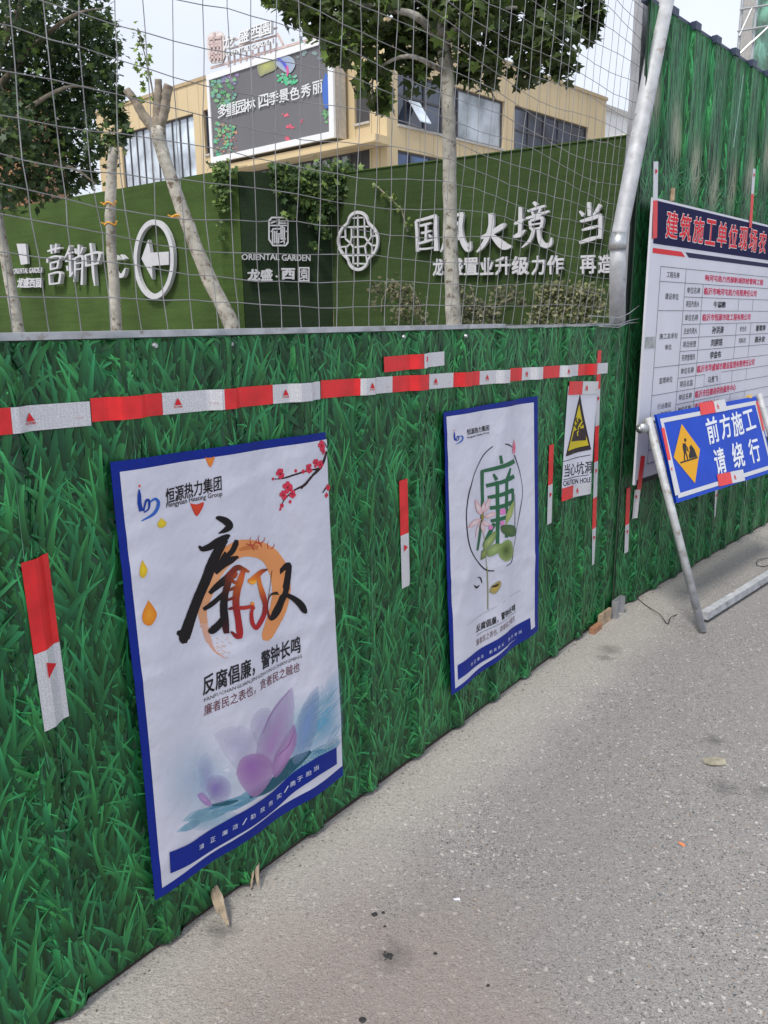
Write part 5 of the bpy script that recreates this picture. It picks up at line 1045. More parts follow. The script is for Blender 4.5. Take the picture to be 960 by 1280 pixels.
# dense tree at the cut end, smaller leaves
Y2 = 11.5; base = atY(26, 432, Y2); base[2] = 1.2
t2 = thing('broadleaf_tree', 'dense dark green tree overhanging the turf wall beside the marketing lettering', 'tree', base)
tr_m = MB(); limb(tr_m, [base, atY(24, 418, Y2), atY(12, 350, Y2), atY(0, 285, Y2), atY(-14, 200, Y2), atY(-10, 120, Y2), atY(10, 20, Y2)], [.085, .08, .072, .066, .07, .06, .04], .004, 12); tr_m.build('trunk', M['bark_plane'], t2, smooth=True)
lb = MB()
for q in ([(-12, 180), (30, 140), (80, 110), (120, 110)], [(-10, 120), (40, 60), (90, 20), (130, 10)], [(-12, 200), (40, 200), (90, 210), (120, 230)], [(0, 60), (40, -20), (80, -80), (90, -140)], [(-12, 160), (-60, 120), (-120, 80), (-150, 40)]):
    limb(lb, [atY(x, y, Y2 + random.uniform(-.5, .5)) for x, y in q], [.05, .035, .02, .008])
lb.build('branches', M['bark_grey'], t2, smooth=True)
Lv = Leaves(); pxm = Y2 / 1010.
for x, y, r in ((15, 15, 60), (70, 25, 55), (112, 18, 30), (130, 55, 22), (100, 70, 40), (50, 90, 60), (0, 95, 60), (85, 120, 45), (125, 112, 26), (140, 140, 18), (45, 150, 50), (0, 165, 50), (95, 165, 34), (128, 180, 20), (60, 195, 40), (15, 215, 38), (100, 208, 26), (45, 232, 22), (5, 240, 22), (85, 228, 18), (130, 85, 18), (-50, 60, 60), (-60, 160, 60), (-40, 0, 60), (30, -60, 70), (90, -70, 50), (-60, -80, 70), (20, -150, 70), (150, 150, 9), (115, 222, 10), (148, 172, 9), (140, 60, 10), (128, 30, 12), (150, 118, 8), (135, 95, 10), (158, 165, 6)):
    cen = atY(x, y, Y2 + rng.uniform(-1.0, 1.0)); n = int(30 + (r / 30.) ** 2 * 210) if x > -30 and y > -40 else int((r / 30.) ** 2 * 60)
    cluster(Lv, cen, r * pxm, n, (.045, .085), rng, dark=(.040, .075, .042), light=(.12, .20, .05), plight=.2)
Lv.build('crown', t2)
# pruned leaning tree and slender stake with ties
Y3 = 6.4; base = atY(300, 432, Y3); base[2] = 1.2
t3 = thing('pruned_tree', 'leaning pruned plane tree with three sawn stubs and a yellow tie', 'tree', base)
m_ = MB(); limb(m_, [base, atY(290, 408, Y3), atY(262, 350, Y3), atY(236, 285, Y3), atY(215, 225, Y3), atY(203, 190, Y3), atY(196, 160, Y3)], [.062, .06, .058, .052, .048, .050, .055], .003, 12); m_.build('trunk', M['bark_plane'], t3, smooth=True)
for q, r in (([(197, 165), (180, 145), (168, 125), (158, 112)], [.045, .036, .030, .030]), ([(197, 165), (197, 140), (198, 115), (198, 99)], [.045, .035, .028, .026]), ([(198, 160), (205, 140), (208, 120), (211, 106)], [.04, .036, .034, .034])):
    m_ = MB(); limb(m_, [atY(x, y, Y3) for x, y in q], r, .002, 10); m_.build('sawn_stub', M['bark_grey'], t3, smooth=True)
Lv = Leaves()
m_ = MB(); limb(m_, [atY(193, 135, Y3), atY(190, 110, Y3), atY(184, 80, Y3), atY(172, 35, Y3)], [.008, .006, .005, .003]); m_.build('twig', M['bark_grey'], t3)
for x, y, r, n in ((171, 38, 7, 9), (174, 52, 9, 14), (178, 68, 9, 14), (186, 76, 7, 9), (172, 82, 6, 7), (184, 95, 8, 8), (180, 110, 7, 5), (190, 125, 5, 5), (178, 122, 6, 5)): cluster(Lv, atY(x, y, Y3), r * Y3 / 1010., n, (.022, .040), rng, dark=(.08, .14, .03), light=(.24, .36, .06), plight=.5)
Lv.build('leaf_shoot', t3)
def tie(px, py, Y, r, par):
    r *= .9; m_ = MB(); c = atY(px, py, Y); m_.tube([c + np.array([math.cos(a) * r, math.sin(a) * r, .01 * math.sin(3 * a)]) for a in np.linspace(0, 6.4, 18)], .007, 6); m_.tube([c + np.array([r, -r * .3, 0]), c + np.array([r + .02, -r * .6, .02])], .006, 5); m_.tube([c + np.array([-r, -r * .3, 0]), c + np.array([-r - .02, -r * .6, .01])], .006, 5)
    return m_.build('yellow_tie', M['ribbon'], par)
tie(223, 271, Y3, .055, t3)
Y4 = 7.2; base = atY(147, 432, Y4); base[2] = 1.2
t4 = thing('pruned_sapling', 'slender upright pruned trunk with two yellow ties, in front of the marketing lettering', 'tree', base)
m_ = MB(); limb(m_, [base, atY(146, 415, Y4), atY(142, 350, Y4), atY(138.5, 290, Y4), atY(138.5, 240, Y4), atY(142, 185, Y4)], [.052, .05, .044, .043, .045, .040], .003, 12); m_.build('trunk', M['bark_plane'], t4, smooth=True)
tie(137, 255, Y4, .052, t4); tie(138, 280, Y4, .052, t4)
Lv = Leaves(); 
for x, y, r, n in ((138, 186, 6, 7), (152, 188, 7, 10), (146, 180, 6, 6)): cluster(Lv, atY(x, y, Y4), r * Y4 / 1010., n, (.02, .04), rng, dark=(.06, .09, .03), light=(.22, .25, .08), plight=.3)
Lv.build('leaf_shoot', t4)
# ivy hanging on the wall
def hang(name, label, cat, pl, blobs, size, rng, dark, light, pll=.2, depth=.12, stems=(), grp=None):
    c0_ = pl.w(*pl.uv(blobs[0][0], blobs[0][1]), .1); c0_[2] = 1.3
    t = thing(name, label, cat, c0_, grp); L = Leaves()
    for x, y, r, n in blobs:
        u, v = pl.uv(x, y); cen = pl.w(u, v, depth); rad = r * np.linalg.norm(cen - CAMP) / 1010.
        d = rng.normal(0, .55, (n, 3)) * rad; d -= np.outer(d @ pl.N, pl.N) * .6; p = cen + d
        nr = rng.normal(0, .5, (n, 3)) + pl.N * .9 + np.array([0, 0, .5]); k = rng.uniform(0, 1, (n, 1)); lt_ = (rng.uniform(0, 1, (n, 1)) < pll) * 1.
        col = (np.array(dark) * (.6 + .8 * k)) * (1 - lt_) + np.array(light) * lt_ * (.7 + .6 * k); L.emit(p, rng.uniform(size[0], size[1], n), nr, rng.uniform(0, 6.28, n), col, rng)
    o = L.build('foliage', t)
    if stems:
        m_ = MB()
        for s in stems: m_.tube([pl.w(*pl.uv(x, y), .06 + .03 * math.sin(i)) for i, (x, y) in enumerate(s)], .012, 5)
        m_.build('stem', M['bark_grey'], t)
    return t
hang('ivy', 'broad ivy hanging over the dark turf face beside the lattice emblem', 'ivy', TD_, [(348, 220, 10, 120), (352, 232, 10, 120), (405, 240, 14, 300), (425, 226, 16, 300), (440, 236, 8, 160), (380, 236, 14, 260), (360, 222, 10, 190), (375, 228, 14, 150), (395, 226, 14, 170), (415, 228, 14, 170), (432, 228, 12, 150), (437, 250, 9, 90), (436, 272, 7, 45), (388, 250, 14, 150), (405, 255, 12, 130), (370, 245, 9, 60), (395, 275, 10, 80), (400, 292, 7, 40), (345, 216, 6, 25), (420, 245, 12, 110), (362, 268, 6, 16), (392, 310, 5, 10)], (.06, .11), rng, (.040, .085, .024), (.15, .23, .06), .3, depth=.18)
hang('ivy', 'thin ivy trailing down the turf corner beside the pruned tree', 'ivy', TG_, [(278, 214, 10, 80), (288, 216, 9, 60), (275, 232, 7, 40), (284, 240, 7, 40), (276, 256, 6, 28), (286, 262, 4, 10), (278, 280, 4, 9), (279, 300, 3, 6)], (.05, .085), rng, (.06, .12, .03), (.16, .26, .06), .3)
hang('creeper', 'sparse pale creeper strands on the turf wall beside the trunk', 'creeper', TR_, [(473, 235, 4, 8), (485, 245, 5, 10), (495, 250, 4, 8), (505, 262, 4, 6), (512, 280, 5, 7)], (.03, .06), rng, (.10, .16, .04), (.25, .32, .08), .5, stems=[[(470, 230), (490, 248), (505, 262), (512, 290)]])
SG = 'bushes growing at the foot of the turf wall'
hang('shrub', 'loose grey green shrub with bare drooping twigs below the small lettering', 'shrub', TR_, [(490, 362, 9, 40), (508, 360, 12, 80), (525, 372, 14, 100), (520, 392, 12, 70), (540, 385, 10, 60), (485, 380, 5, 18), (548, 402, 8, 40)], (.035, .065), rng, (.10, .11, .06), (.22, .20, .12), .25, .5, stems=[[(500, 410), (505, 375), (490, 358), (480, 375), (478, 390)], [(530, 410), (528, 380), (515, 355)]], grp=SG)
hang('shrub', 'twiggy grey brown shrub between the mottled trunk and the rounded pale bush', 'shrub', TR_, [(590, 372, 12, 80), (605, 385, 14, 110), (620, 390, 14, 110), (600, 402, 14, 90), (640, 372, 10, 50), (655, 368, 10, 50), (635, 400, 12, 70), (585, 355, 7, 24), (668, 378, 7, 26)], (.035, .065), rng, (.09, .10, .06), (.20, .20, .12), .3, .5, stems=[[(600, 410), (598, 380), (590, 355)], [(610, 410), (630, 380), (655, 365)]], grp=SG)
hang('shrub', 'rounded pale olive bush beside the leaning galvanised tube', 'shrub', TR_, [(700, 372, 14, 170), (715, 368, 14, 190), (735, 372, 15, 190), (755, 370, 12, 140), (695, 390, 14, 160), (720, 392, 16, 200), (745, 392, 16, 200), (765, 385, 10, 90), (690, 403, 12, 90)], (.03, .055), rng, (.11, .125, .06), (.26, .26, .14), .35, .6, grp=SG)
gc = MB(); L = Leaves(); t = None
gv = thing('ground_cover', 'low yellow green weeds along the turf wall foot', 'weeds', (pR0[0], pR0[1], 1.3)); gv['kind'] = 'stuff'
for k in range(26):
    u = .1 + k * .19; cen = TR_.w(u, 1.36, .5); n = 22; p = cen + rng.normal(0, .09, (n, 3)) * np.array([1, 1, .45]); L.emit(p, rng.uniform(.02, .05, n), rng.normal(0, .5, (n, 3)) + np.array([0, 0, 1.]), rng.uniform(0, 6.28, n), np.array([.16, .22, .05]) * rng.uniform(.6, 1.5, (n, 1)), rng)
L.build('foliage', gv)

# ------------------------------------------------------------------ office building behind
def clad(name, col, pl, w_=.9, hgt=99.):
    m, n, b = newmat(name); b.inputs['Roughness'].default_value = .7; L_ = n.links.new; geo = nd(n, 'ShaderNodeNewGeometry')
    def seam(vec, wd, th):
        d = nd(n, 'ShaderNodeVectorMath', operation='DOT_PRODUCT'); L_(geo.outputs['Position'], d.inputs[0]); d.inputs[1].default_value = tuple(vec / wd)
        f_ = nd(n, 'ShaderNodeMath', operation='FRACT'); L_(d.outputs['Value'], f_.inputs[0]); c = nd(n, 'ShaderNodeMath', operation='LESS_THAN'); L_(f_.outputs[0], c.inputs[0]); c.inputs[1].default_value = th; return c.outputs[0]
    s1 = seam(pl.U, w_, .05); s2 = seam(pl.V, hgt, .03 if hgt < 50 else 0.)
    mxx = nd(n, 'ShaderNodeMath', operation='MAXIMUM'); L_(s1, mxx.inputs[0]); L_(s2, mxx.inputs[1])
    no = nd(n, 'ShaderNodeTexNoise', i_Scale=.6, i_Detail=6.0); L_(geo.outputs['Position'], no.inputs['Vector'])
    mr = nd(n, 'ShaderNodeMapRange'); mr.inputs[3].default_value = .85; mr.inputs[4].default_value = 1.12; L_(no.outputs[0], mr.inputs[0])
    a = nd(n, 'ShaderNodeMix', data_type='RGBA', blend_type='MULTIPLY'); a.inputs[0].default_value = 1; a.inputs[6].default_value = (*col, 1); L_(mr.outputs[0], a.inputs[7])
    c = nd(n, 'ShaderNodeMix', data_type='RGBA'); L_(mxx.outputs[0], c.inputs[0]); L_(a.outputs[2], c.inputs[6]); c.inputs[7].default_value = (*[x * .62 for x in col], 1); L_(c.outputs[2], b.inputs['Base Color']); return m
corner = atY(484, 200, 30.0)
FR = vert_plane(44.5, through=corner); FL_ = vert_plane(-49.0, through=corner)
FL_ = Plane(FL_.O, -FL_.U, FL_.V)            # u grows towards the corner, normal towards the camera
zT = FR.uv(700, 105)[1]
ob_ = thing('office_building', 'beige panelled office building with dark ribbon windows behind the turf wall', 'building', (corner[0], corner[1], 0))
beige = (.60, .485, .30)
MR, ML = clad('beige_cladding', beige, FR, .75), clad('beige_cladding_side', beige, FL_, .75)
uE = FR.uv(757, 150)[0]; uW = FL_.uv(120, 150)[0]
def holes_wall(pl, u0, u1, z0, z1, holes, mt, name='wall', th=.35):
    us = sorted({u0, u1, *[h[0] for h in holes], *[h[1] for h in holes]}); vs = sorted({z0, z1, *[h[2] for h in holes], *[h[3] for h in holes]}); q = MB()
    for i in range(len(us) - 1):
        for j in range(len(vs) - 1):
            cu, cv = (us[i] + us[i + 1]) / 2, (vs[j] + vs[j + 1]) / 2
            if any(h[0] < cu < h[1] and h[2] < cv < h[3] for h in holes): continue
            q.slab(pl, us[i], us[i + 1], vs[j], vs[j + 1], -th, 0)
    return q.build(name, mt, ob_)
def rect(pl, x0, x1, xm, yt, yb): return [pl.uv(x0, (yt + yb) / 2)[0], pl.uv(x1, (yt + yb) / 2)[0], pl.uv(xm, yb)[1], pl.uv(xm, yt)[1]]
w1 = [FR.uv(497, 120)[0], FR.uv(630, 150)[0], FR.uv(498, 155)[1], FR.uv(498, 86)[1]]
w2 = [FR.uv(643, 155)[0], FR.uv(735, 170)[0], FR.uv(645, 190)[1], FR.uv(645, 132)[1]]; w2[2], w2[3] = w1[2] - .0, w1[3]
w3 = [w1[0], w1[1] - .0, 1.5, FR.uv(498, 187)[1]]
def window(pl, h, cols, rows, glass, par=ob_, rw=1.0):
    q = MB(); f = .07; z_ = -.10
    q.slab(pl, h[0], h[1], h[2], h[2] + f, z_ - .08, z_); q.slab(pl, h[0], h[1], h[3] - f, h[3], z_ - .08, z_)
    for c in cols: q.slab(pl, h[0] + (h[1] - h[0] - f) * c, h[0] + (h[1] - h[0] - f) * c + f, h[2] + f + .002, h[3] - f - .002, z_ - .082, z_ + .003)
    for r_ in rows:
        q.slab(pl, h[0] + .08, h[0] + (h[1] - h[0] - .08) * rw, h[2] + (h[3] - h[2]) * r_ - f / 2, h[2] + (h[3] - h[2]) * r_ + f / 2, z_ - .07, z_ - .004)
    wf = q.build('window', M['win_frame'], par)
    cs_ = sorted(cols)
    for a, b in zip(cs_[:-1], cs_[1:]):
        g_ = glass(a) if callable(glass) else glass; q = MB(); q.slab(pl, h[0] + (h[1] - h[0] - f) * a + f, h[0] + (h[1] - h[0] - f) * b, h[2] + f, h[3] - f, z_ - .06, z_ - .045); q.build('pane', g_, wf)
    q = MB(); q.slab(pl, h[0], h[1], h[2] - .08, h[2] - .002, -.02, .06); q.build('sill', M['concrete'], wf)
    return wf
holes_wall(FR, 0, uE, 0, zT, [w1, w2, w3], MR)
window(FR, w1, [0, .08, .24, .40, .55, 1], [.55], lambda a: M['dark_glass'] if a < .5 else M['cloud_glass'], rw=.55)
window(FR, w2, [0, .2, .4, .6, .8, 1], [.5], M['dark_glass']); window(FR, w3, [0, .12, .3, .5, .7, 1], [], mat('window_glass_blue', (.03, .08, .22), .1, var=.6, scale=1.0, spec=.8))
q = MB(); ou, ov = FR.uv(512, 130), FR.uv(528, 138); oc = FR.w(FR.uv(520, 131)[0], FR.uv(520, 131)[1], .12); 
A1 = FR.w(ou[0], FR.uv(512, 126)[1], -.05); B1 = FR.w(FR.uv(526, 129)[0], FR.uv(512, 126)[1], -.05); nn = FR.N * .55 + np.array([0, 0, -.75]); 
q.add([A1, B1, B1 + nn, A1 + nn, A1 + np.array([0, 0, .04]), B1 + np.array([0, 0, .04]), B1 + nn + np.array([0, 0, .04]), A1 + nn + np.array([0, 0, .04])], [(0, 1, 2, 3), (7, 6, 5, 4), (0, 4, 5, 1), (1, 5, 6, 2), (2, 6, 7, 3), (3, 7, 4, 0)]); q.build('open_casement', M['pale_glass'], ob_)
h1 = [FL_.uv(443, 130)[0], FL_.uv(462, 130)[0], FL_.uv(445, 155)[1], FL_.uv(445, 105)[1]]
h2 = [FL_.uv(152, 190)[0], FL_.uv(243, 170)[0], 2.2, FL_.uv(240, 142)[1]]; h3 = [FL_.uv(255, 160)[0], FL_.uv(261, 160)[0], FL_.uv(258, 193)[1], FL_.uv(258, 137)[1]]
h4 = [FL_.uv(300, 210)[0], FL_.uv(462, 190)[0], 2.0, FL_.uv(460, 186)[1]]
holes_wall(FL_, uW, -.36, 0, zT - .002, [h1, h2, h3, h4], ML)
window(FL_, h1, [0, .55, 1], [.5], lambda a: M['pale_glass'] if a < .5 else M['dark_glass']); window(FL_, h2, [i / 10 for i in range(11)], [.35, .62], M['pale_glass']); window(FL_, h3, [0, 1], [], M['dark_glass']); window(FL_, h4, [i / 14 for i in range(15)], [], lambda a: M['pale_glass'] if int(a * 14) % 3 else M['cloud_glass'])
q = MB(); q.slab(FR, .02, uE, 0, zT - .3, -8.0, -.8); q.build('inner_core', mat('dim_interior', (.06, .06, .065), .9), ob_)
q = MB(); q.slab(FR, -.03, uE + .05, zT + .002, zT + .14, -.4, .05); q.slab(FL_, uW, -.42, zT + .002, zT + .14, -.4, .05); q.build('parapet_coping', mat('beige_coping', (.42, .33, .2), .7), ob_)
q = MB(); q.slab(FR, uE - .35, uE, 0, zT - .01, -14, -.36); q.build('end_wall', MR, ob_)
# entrance canopy and billboard on it
BBp = Plane(FL_.O + FL_.N * .75, FL_.U, FL_.V)
bu0, bu1 = BBp.uv(262, 150)[0], BBp.uv(418, 120)[0]; bz0, bz1 = BBp.uv(268, 204)[1], BBp.uv(262, 93)[1]
q = MB(); q.slab(BBp, bu0 + .3, BBp.uv(468, 180)[0], bz0 - .34, bz0 - .12, -.72, -.05); q.slab(BBp, bu0 + .2, BBp.uv(470, 180)[0], bz0 - .40, bz0 - .342, -.72, .12); q.build('canopy', MR, ob_)
bb = thing('billboard', 'large grey garden advertisement billboard with white frame above the entrance canopy', 'billboard', BBp.w((bu0 + bu1) / 2, bz0))
q = MB(); fw = .22
for a in ((bu0 - .0, bu1, bz1 - fw, bz1), (bu0, bu1, bz0, bz0 + fw)): q.slab(BBp, *a, -.04, .06)
for a in ((bu0, bu0 + fw * .7, bz0 + fw, bz1 - fw), (bu1 - fw * 1.1, bu1, bz0 + fw, bz1 - fw)): q.slab(BBp, *a, -.04, .058)
q.build('frame', M['white_frame'], bb)
q = MB(); q.slab(BBp, bu0 + fw * .7, bu1 - fw * 1.1, bz0 + fw, bz1 - fw, -.035, 0); q.build('screen', mat('faded_grey_print', (.135, .135, .15), .5, var=.08, scale=.5), bb)
q = MB(); q.slab(BBp, bu0 + .02, bu1 - .02, bz0 + .02, bz1 - .02, -.6, -.045); q.build('casing', mat('grey_beige_casing', (.46, .43, .38), .7), bb)
Z4 = (250, 30, 5.333); pr = MB(); K = .012
def z4(x, y): return (Z4[0] + x / 5.333, Z4[1] + y / 5.333)
rr = random.Random(3)
def dabs(n, x0, x1, y0, y1, cols, sz):
    for k in range(n):
        x, y, s = rr.uniform(x0, x1), rr.uniform(y0, y1), rr.uniform(*sz); pts = [(x + math.cos(a) * s * rr.uniform(.6, 1.2), y + math.sin(a) * s * rr.uniform(.5, 1.1)) for a in np.linspace(0, 6.28, 7)[:-1]]; c = rr.choice(cols)
        pr.poly(BBp, [z4(*p) for p in pts], K + k * .0004, c)
dabs(60, 85, 240, 370, 560, [(.10, .30, .15), (.20, .42, .22), (.16, .36, .30), (.12, .22, .12)], (8, 20)); dabs(60, 100, 230, 660, 900, [(.08, .34, .20), (.14, .45, .28), (.24, .40, .20), (.30, .24, .2)], (8, 18))
dabs(22, 110, 270, 700, 850, [(.50, .12, .10), (.42, .20, .16), (.55, .30, .22)], (6, 12)); dabs(16, 100, 260, 330, 400, [(.20, .22, .34), (.26, .20, .36)], (8, 18))
petal(pr, BBp, [z4(375, 240), z4(480, 205), z4(520, 290), z4(440, 335), z4(400, 345)], .03, (.42, .45, .16), (.26, .27, .18), rings=3); petal(pr, BBp, [z4(485, 210), z4(600, 215), z4(640, 270), z4(600, 330), z4(540, 300), z4(500, 250)], .034, (.28, .34, .62), (.35, .42, .50), rings=3)
brush(pr, BBp, [(500, 215, 10), (560, 260, 20), (590, 310, 14)], .04, (.10, .12, .55), Z4); brush(pr, BBp, [(585, 280, 12), (590, 320, 16), (585, 350, 8)], .042, (.6, .12, .3), Z4)
dabs(40, 520, 650, 335, 400, [(.05, .40, .18), (.10, .50, .26), (.22, .45, .35)], (8, 16)); brush(pr, BBp, [(845, 330, 10), (845, 420, 50), (850, 540, 40), (860, 560, 10)], .04, (.07, .16, .52), Z4); dabs(16, 820, 872, 560, 660, [(.14, .32, .16), (.2, .4, .2)], (8, 16))
dabs(4, 545, 590, 600, 612, [(.6, .15, .2)], (8, 14)); dabs(6, 585, 625, 665, 695, [(.6, .12, .18)], (8, 14)); dabs(6, 570, 625, 755, 775, [(.6, .12, .18)], (8, 14)); dabs(3, 665, 685, 640, 660, [(.6, .12, .18)], (6, 10)); dabs(30, 620, 870, 90, 240, [(.22, .30, .30), (.20, .24, .27)], (8, 20))
pr.build('printed_picture', M['ink_solid'], bb)
q = MB()
for ch, x, y in (('多', 160, 585), ('重', 215, 575), ('园', 280, 560), ('林', 345, 545), ('四', 432, 520), ('季', 500, 502), ('景', 568, 485), ('色', 640, 470), ('秀', 715, 452), ('丽', 792, 430)):
    text(q, BBp, ch, z4(x - 33, y + 46), z4(x + 33, y + 28), z4(x - 35, y - 40), .06, (.66, .69, .72), bold=.018)
q.build('lettering', M['ink_solid'], bb)
# open-frame roof sign
rs = thing('rooftop_sign', 'pale openwork sign with seal emblem and garden name standing above the billboard', 'sign', BBp.w(bu0, bz1))
q = MB(); pk = mat('faded_red_steel', (.55, .44, .43), .6)
P5 = Plane(BBp.O - BBp.N * .1, BBp.U, BBp.V); 
q.poly(P5, [z4(45, 90), z4(70, 55), z4(130, 45), z4(158, 75), z4(165, 215), z4(150, 255), z4(70, 262), z4(50, 225)], 0); q.poly(P5, [z4(45, 90), z4(70, 55), z4(130, 45), z4(158, 75), z4(165, 215), z4(150, 255), z4(70, 262), z4(50, 225)][::-1], -.08); q.build('seal_plate', mat('seal_plate_pink_grey', (.66, .61, .61), .7), rs)
q = MB()
for a, b in (((62, 100), (148, 88)), ((62, 130), (150, 120)), ((100, 60), (100, 130)), ((75, 150), (140, 142)), ((75, 150), (78, 250)), ((100, 148), (103, 248)), ((125, 145), (128, 245)), ((145, 130), (148, 240)), ((75, 200), (145, 190)), ((75, 225), (145, 218))): bar(P5, z4(*a), z4(*b), .05, .01, .05, mb=q)
q.build('seal_bars', pk, rs)
for ch, x, y in (('龙', 205, 130), ('盛', 305, 90), ('西', 385, 62), ('園', 455, 40)):
    q = MB(); text(q, P5, ch, z4(x - 36, y + 50), z4(x + 36, y + 28), z4(x - 36, y - 38), 0, bold=.02, depth=.12); q.build('sign_letter', M['white_frame'], rs)
q = MB(); text(q, P5, 'ORIENTAL GARDEN', z4(180, 222), z4(495, 130), z4(180, 192), 0, bold=.02, depth=.08); q.build('sign_letter', M['white_frame'], rs)
q = MB()
for k in range(9):
    x = 180 + k * 40; bar(P5, z4(x, 215 - (x - 180) * .29), z4(x, 285 - (x - 180) * .33), .03, -.1, .05, mb=q)
bar(P5, z4(60, 290), z4(860, 60), .04, -.12, .06, mb=q); bar(P5, z4(505, 60), z4(545, 135), .04, -.1, .05, mb=q); bar(P5, z4(180, 160), z4(495, 70), .03, -.16, .05, mb=q); bar(P5, z4(180, 110), z4(495, 20), .03, -.16, .05, mb=q)
q.build('support_frame', pk, rs)
# white building at the far end, orange block behind the dense tree, netted scaffold
def box_building(name, label, px0, px1, pyt, Y, dep, mt, pb=None, az=44.5, extra=None):
    a = atY(px0, pyt, Y); pl = vert_plane(az, through=a); u1_ = pl.uv(px1, pyt)[0]; z1_ = a[2]
    t = thing(name, label, 'building', (a[0], a[1], 0)); q = MB(); q.slab(pl, 0, abs(u1_), 0, z1_, -dep, 0); q.build('wall', mt, t)
    q = MB(); q.slab(pl, -.15, abs(u1_) + .15, z1_ + .003, z1_ + .25, -dep - .15, .15); q.build('roof', M['concrete'], t); return t, pl, abs(u1_), z1_
wb, plw, uw, zw = box_building('white_building', 'small white building with a flat overhanging roof beyond the beige office block', 742, 800, 133, 44, 6, M['white_wall'])
q = MB(); q.slab(plw, .8, uw + 4, zw - 1.6, zw - 1.35, .0, 2.2); q.build('canopy', M['white_wall'], wb)
for k in range(3): q = MB(); q.slab(plw, 1.2 + k * 1.6, 2.2 + k * 1.6, zw - 3.2, zw - 2.0, .005, .05); q.build('window', M['dark_glass'], wb)
box_building('orange_building', 'orange brick house glimpsed through the dense dark tree', -60, 14, 105, 40, 8, M['brick'], az=85)
stt = thing('scaffold_tower', 'green netted scaffold tower rising beyond the tall hoarding', 'scaffold', atY(945, 300, 34) * np.array([1, 1, 0]))
for x in (932, 950): 
    q = MB(); a = atY(x, -40, 34); q.tube([np.array([a[0], a[1], 0]), a], .05, 6); q.build('pole', M['galv'], stt)
for (a, b) in (((925, 12), (975, 4)), ((922, 39), (975, 30)), ((926, 66), (975, 20)), ((922, 70), (940, 52)), ((940, 10), (924, 45))): q = MB(); q.tube([atY(*a, 33.9), atY(*b, 33.9)], .04, 6); q.build('ledger', M['galv'], stt)
q = MB(); NET = (.16, .42, .33); pts = [(944, -60), (946, 0), (938, 36), (942, 52), (937, 76), (955, 90), (1080, 150), (1080, -60)]
V = []; nn_ = 14
for j in range(nn_ + 1):
    for i in range(nn_ + 1):
        y = -60 + 200 * j / nn_; xl = np.interp(y, [-60, 0, 36, 52, 76, 90, 140], [945, 946, 939, 943, 937, 950, 975]); x = xl + (1080 - xl) * (i / nn_) ** 1.6; V.append(atY(x, y, 35 + .35 * math.sin(i * 1.7 + j * .8) + .3 * math.sin(j * 1.9)))
q.add(V, [(j * (nn_ + 1) + i, (j + 1) * (nn_ + 1) + i, (j + 1) * (nn_ + 1) + i + 1, j * (nn_ + 1) + i + 1) for j in range(nn_) for i in range(nn_)], [(*NET, .82 if (k * 7) % 5 else .6) for k in range(len(V))]); q.build('netting', M['net'], stt, smooth=True)
q = MB(); a, b = atY(962, 60, 38), atY(1080, 100, 38); q.box(((a[0] + b[0]) / 2, 40, 9), abs(b[0] - a[0]), 3, 18); q.build('shell_wall', M['concrete'], stt)

# ------------------------------------------------------------------ little things on the ground
def lump(name, label, cat, px, py, r, mt, n=1, grp=None, z=.0, flat=.6):
    c = on_ground(px, py); q = MB()
    for k in range(n):
        d = np.array([random.gauss(0, 1), random.gauss(0, 1), 0]) * (r * 1.6 if n > 1 else 0); rr_ = r * random.uniform(.5, 1.1); P = []
        for a in range(3):
            for b in range(7): th = b / 7 * 6.283; ph = (.15, .8, 1.4)[a]; P.append(c + d + np.array([math.cos(th) * math.cos(ph * .9 - .1), math.sin(th) * math.cos(ph * .9 - .1), math.sin(ph) * flat + .0]) * rr_ * random.uniform(.8, 1.15) * np.array([1, 1, 1]) + np.array([0, 0, -.1 * rr_]))
        Fc = [(a * 7 + b, a * 7 + (b + 1) % 7, (a + 1) * 7 + (b + 1) % 7, (a + 1) * 7 + b) for a in range(2) for b in range(7)] + [tuple(14 + b for b in range(7)), tuple(range(7))[::-1]]; q.add(P, Fc)
    o = q.build(name, mt, base=c); tag(o, label, cat, grp); return o
GD = 'black asphalt crumbs on the pavement'
lump('asphalt_crumb', 'black asphalt crumb, the wider of a touching pair on the pavement', 'crumb', 468, 1143, .010, M['asphalt_lump'], grp=GD); lump('asphalt_crumb', 'black asphalt crumb, the taller of a touching pair on the pavement', 'crumb', 479, 1141, .009, M['asphalt_lump'], grp=GD)
lump('asphalt_crumb', 'small round black crumb just below the touching pair', 'crumb', 481, 1158, .006, M['asphalt_lump'], grp=GD); lump('asphalt_crumb', 'lone black crumb beside the scatter of fine crumbs', 'crumb', 544, 1192, .006, M['asphalt_lump'], grp=GD)
lump('asphalt_crumb', 'lone shiny black crumb between paler stones', 'crumb', 610, 1232, .005, M['asphalt_lump'], grp=GD); lump('asphalt_crumb', 'largest black crumb, flattened, on the pavement edge of view', 'crumb', 453, 1275, .017, M['asphalt_lump'], grp=GD, flat=.35)
o = lump('crumb_scatter', 'scatter of fine black crumbs on the pavement below the touching pair', 'crumbs', 485, 1195, .0035, M['asphalt_lump'], n=60); o['kind'] = 'stuff'
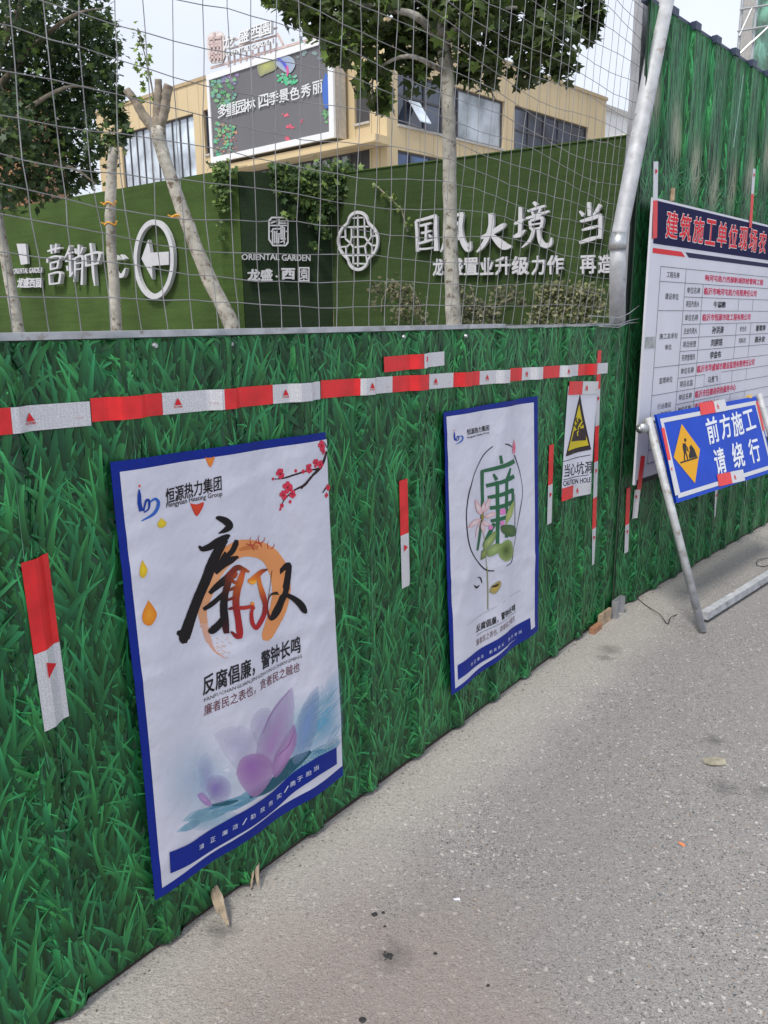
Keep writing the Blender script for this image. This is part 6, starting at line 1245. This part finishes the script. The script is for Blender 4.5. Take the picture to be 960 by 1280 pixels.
def card(name, label, cat, px, py, pts, mt, h=.006, rot=0.):
    c = on_ground(px, py); q = MB(); n = len(pts); ca, sa = math.cos(rot), math.sin(rot)
    V = [c + np.array([x * ca - y * sa, x * sa + y * ca, h * (.5 + .5 * math.sin(i * 2.1)) + .0015]) for i, (x, y) in enumerate(pts)]; mdl = c + np.array([0, 0, h * 1.5]); V2 = [v - np.array([0, 0, .0012]) for v in V]
    q.add([mdl] + V, [(0, 1 + i, 1 + (i + 1) % n) for i in range(n)]); q.add([mdl - np.array([0, 0, .0012])] + V2, [(0, 1 + (i + 1) % n, 1 + i) for i in range(n)]); o = q.build(name, mt, base=c); tag(o, label, cat); return o
card('dry_leaf', 'single flat grey brown dry leaf lying on the pavement', 'leaf', 893, 953, [(-.045, 0), (-.03, .028), (0, .035), (.035, .025), (.048, 0), (.03, -.026), (0, -.03), (-.03, -.022)], M['dryleaf'], rot=.3)
card('paper_scrap', 'tiny orange and white paper scrap on the pavement', 'scrap', 852, 1056, [(-.012, .002), (.008, .005), (.012, -.002), (-.008, -.004)], M['orange'], h=.004, rot=-1.)
card('paper_scrap', 'tiny white paper scrap among the pavement stones', 'scrap', 571, 1125, [(-.010, .003), (.008, .005), (.010, -.003), (-.008, -.004)], M['paper'], h=.003)
def wire_bit(label, pts, name='wire_scrap'):
    q = MB(); P = [on_ground(x, y, h) for x, y, h in pts]; q.tube([np.array(p) for p in catmull([tuple(p) for p in P], 5)], .0022, 5); o = q.build(name, M['black'], base=P[0]); tag(o, label, 'wire')
wire_bit('thin dark wire scrap with a forked end on the pavement before the post', [(790, 742, .004), (808, 757, .005), (825, 768, .02), (834, 780, .004), (838, 772, .015), (846, 768, .004)]); wire_bit('looped black wire scrap on the pavement beyond the pipe stand', [(962, 697, .004), (948, 700, .012), (946, 706, .01), (955, 708, .004), (965, 705, .01)])
def stake(label, px, py, px2, py2, r):
    c = on_ground(px2, py2); top = PA.w(PA.uv(px, py)[0], .06, -.01); q = MB(); d = c - top
    P = [top, top + d * .35 + np.array([0, 0, .01]), top + d * .75, c + np.array([0, 0, .004])]; 
    for k in range(5):
        j = np.array([random.uniform(-1, 1), random.uniform(-1, 1), 0]) * r * .75; e_ = random.uniform(.6, 1.0); q.tube([P[0] + j * .5, P[1] + j, P[2] * e_ + P[1] * (1 - e_) + j * 1.1 + np.array([0, 0, .003 * k]), P[3] * e_ + P[1] * (1 - e_) + j * 1.5 + np.array([0, 0, .002 * k])], [r * .35, r * .5, r * .38, r * .08], 5)
    o = q.build('wooden_stake', M['wood_dark'], base=c); tag(o, label, 'stake', 'split wooden stakes poking out under the hoarding')
stake('smaller split wooden stake poking out under the hoarding', 322, 1088, 318, 1116, .012); stake('larger splintered wooden stake poking out under the poster corner', 270, 1122, 281, 1164, .018)
for x, y, r in ((268, 1150, .004), (274, 1160, .004), (285, 1168, .005), (292, 1162, .003)): pass

gq = MB(); rg = random.Random(21)
for k in range(420):
    pl = PA if k % 3 else PB; u = rg.uniform(.4, 3.9) if pl is PA else rg.uniform(4.1, 6.6); c = pl.w(u, 0, .012 + abs(rg.gauss(0, .035))); r_ = rg.uniform(.0015, .005)
    a0_ = rg.uniform(0, 6.3); V = [c + np.array([math.cos(a0_ + b * 2.1) * r_, math.sin(a0_ + b * 2.1) * r_, 0]) for b in range(3)] + [c + np.array([r_ * .2, 0, r_ * 1.1])]
    gq.add(V, [(0, 1, 3), (1, 2, 3), (2, 0, 3)])
o = gq.build('grit', mat('pale_grit', (.16, .14, .12), .95, var=.5, scale=40)); tag(o, kind='stuff'); o['label'] = 'loose grit gathered along the foot of the hoardings'; o['category'] = 'grit'
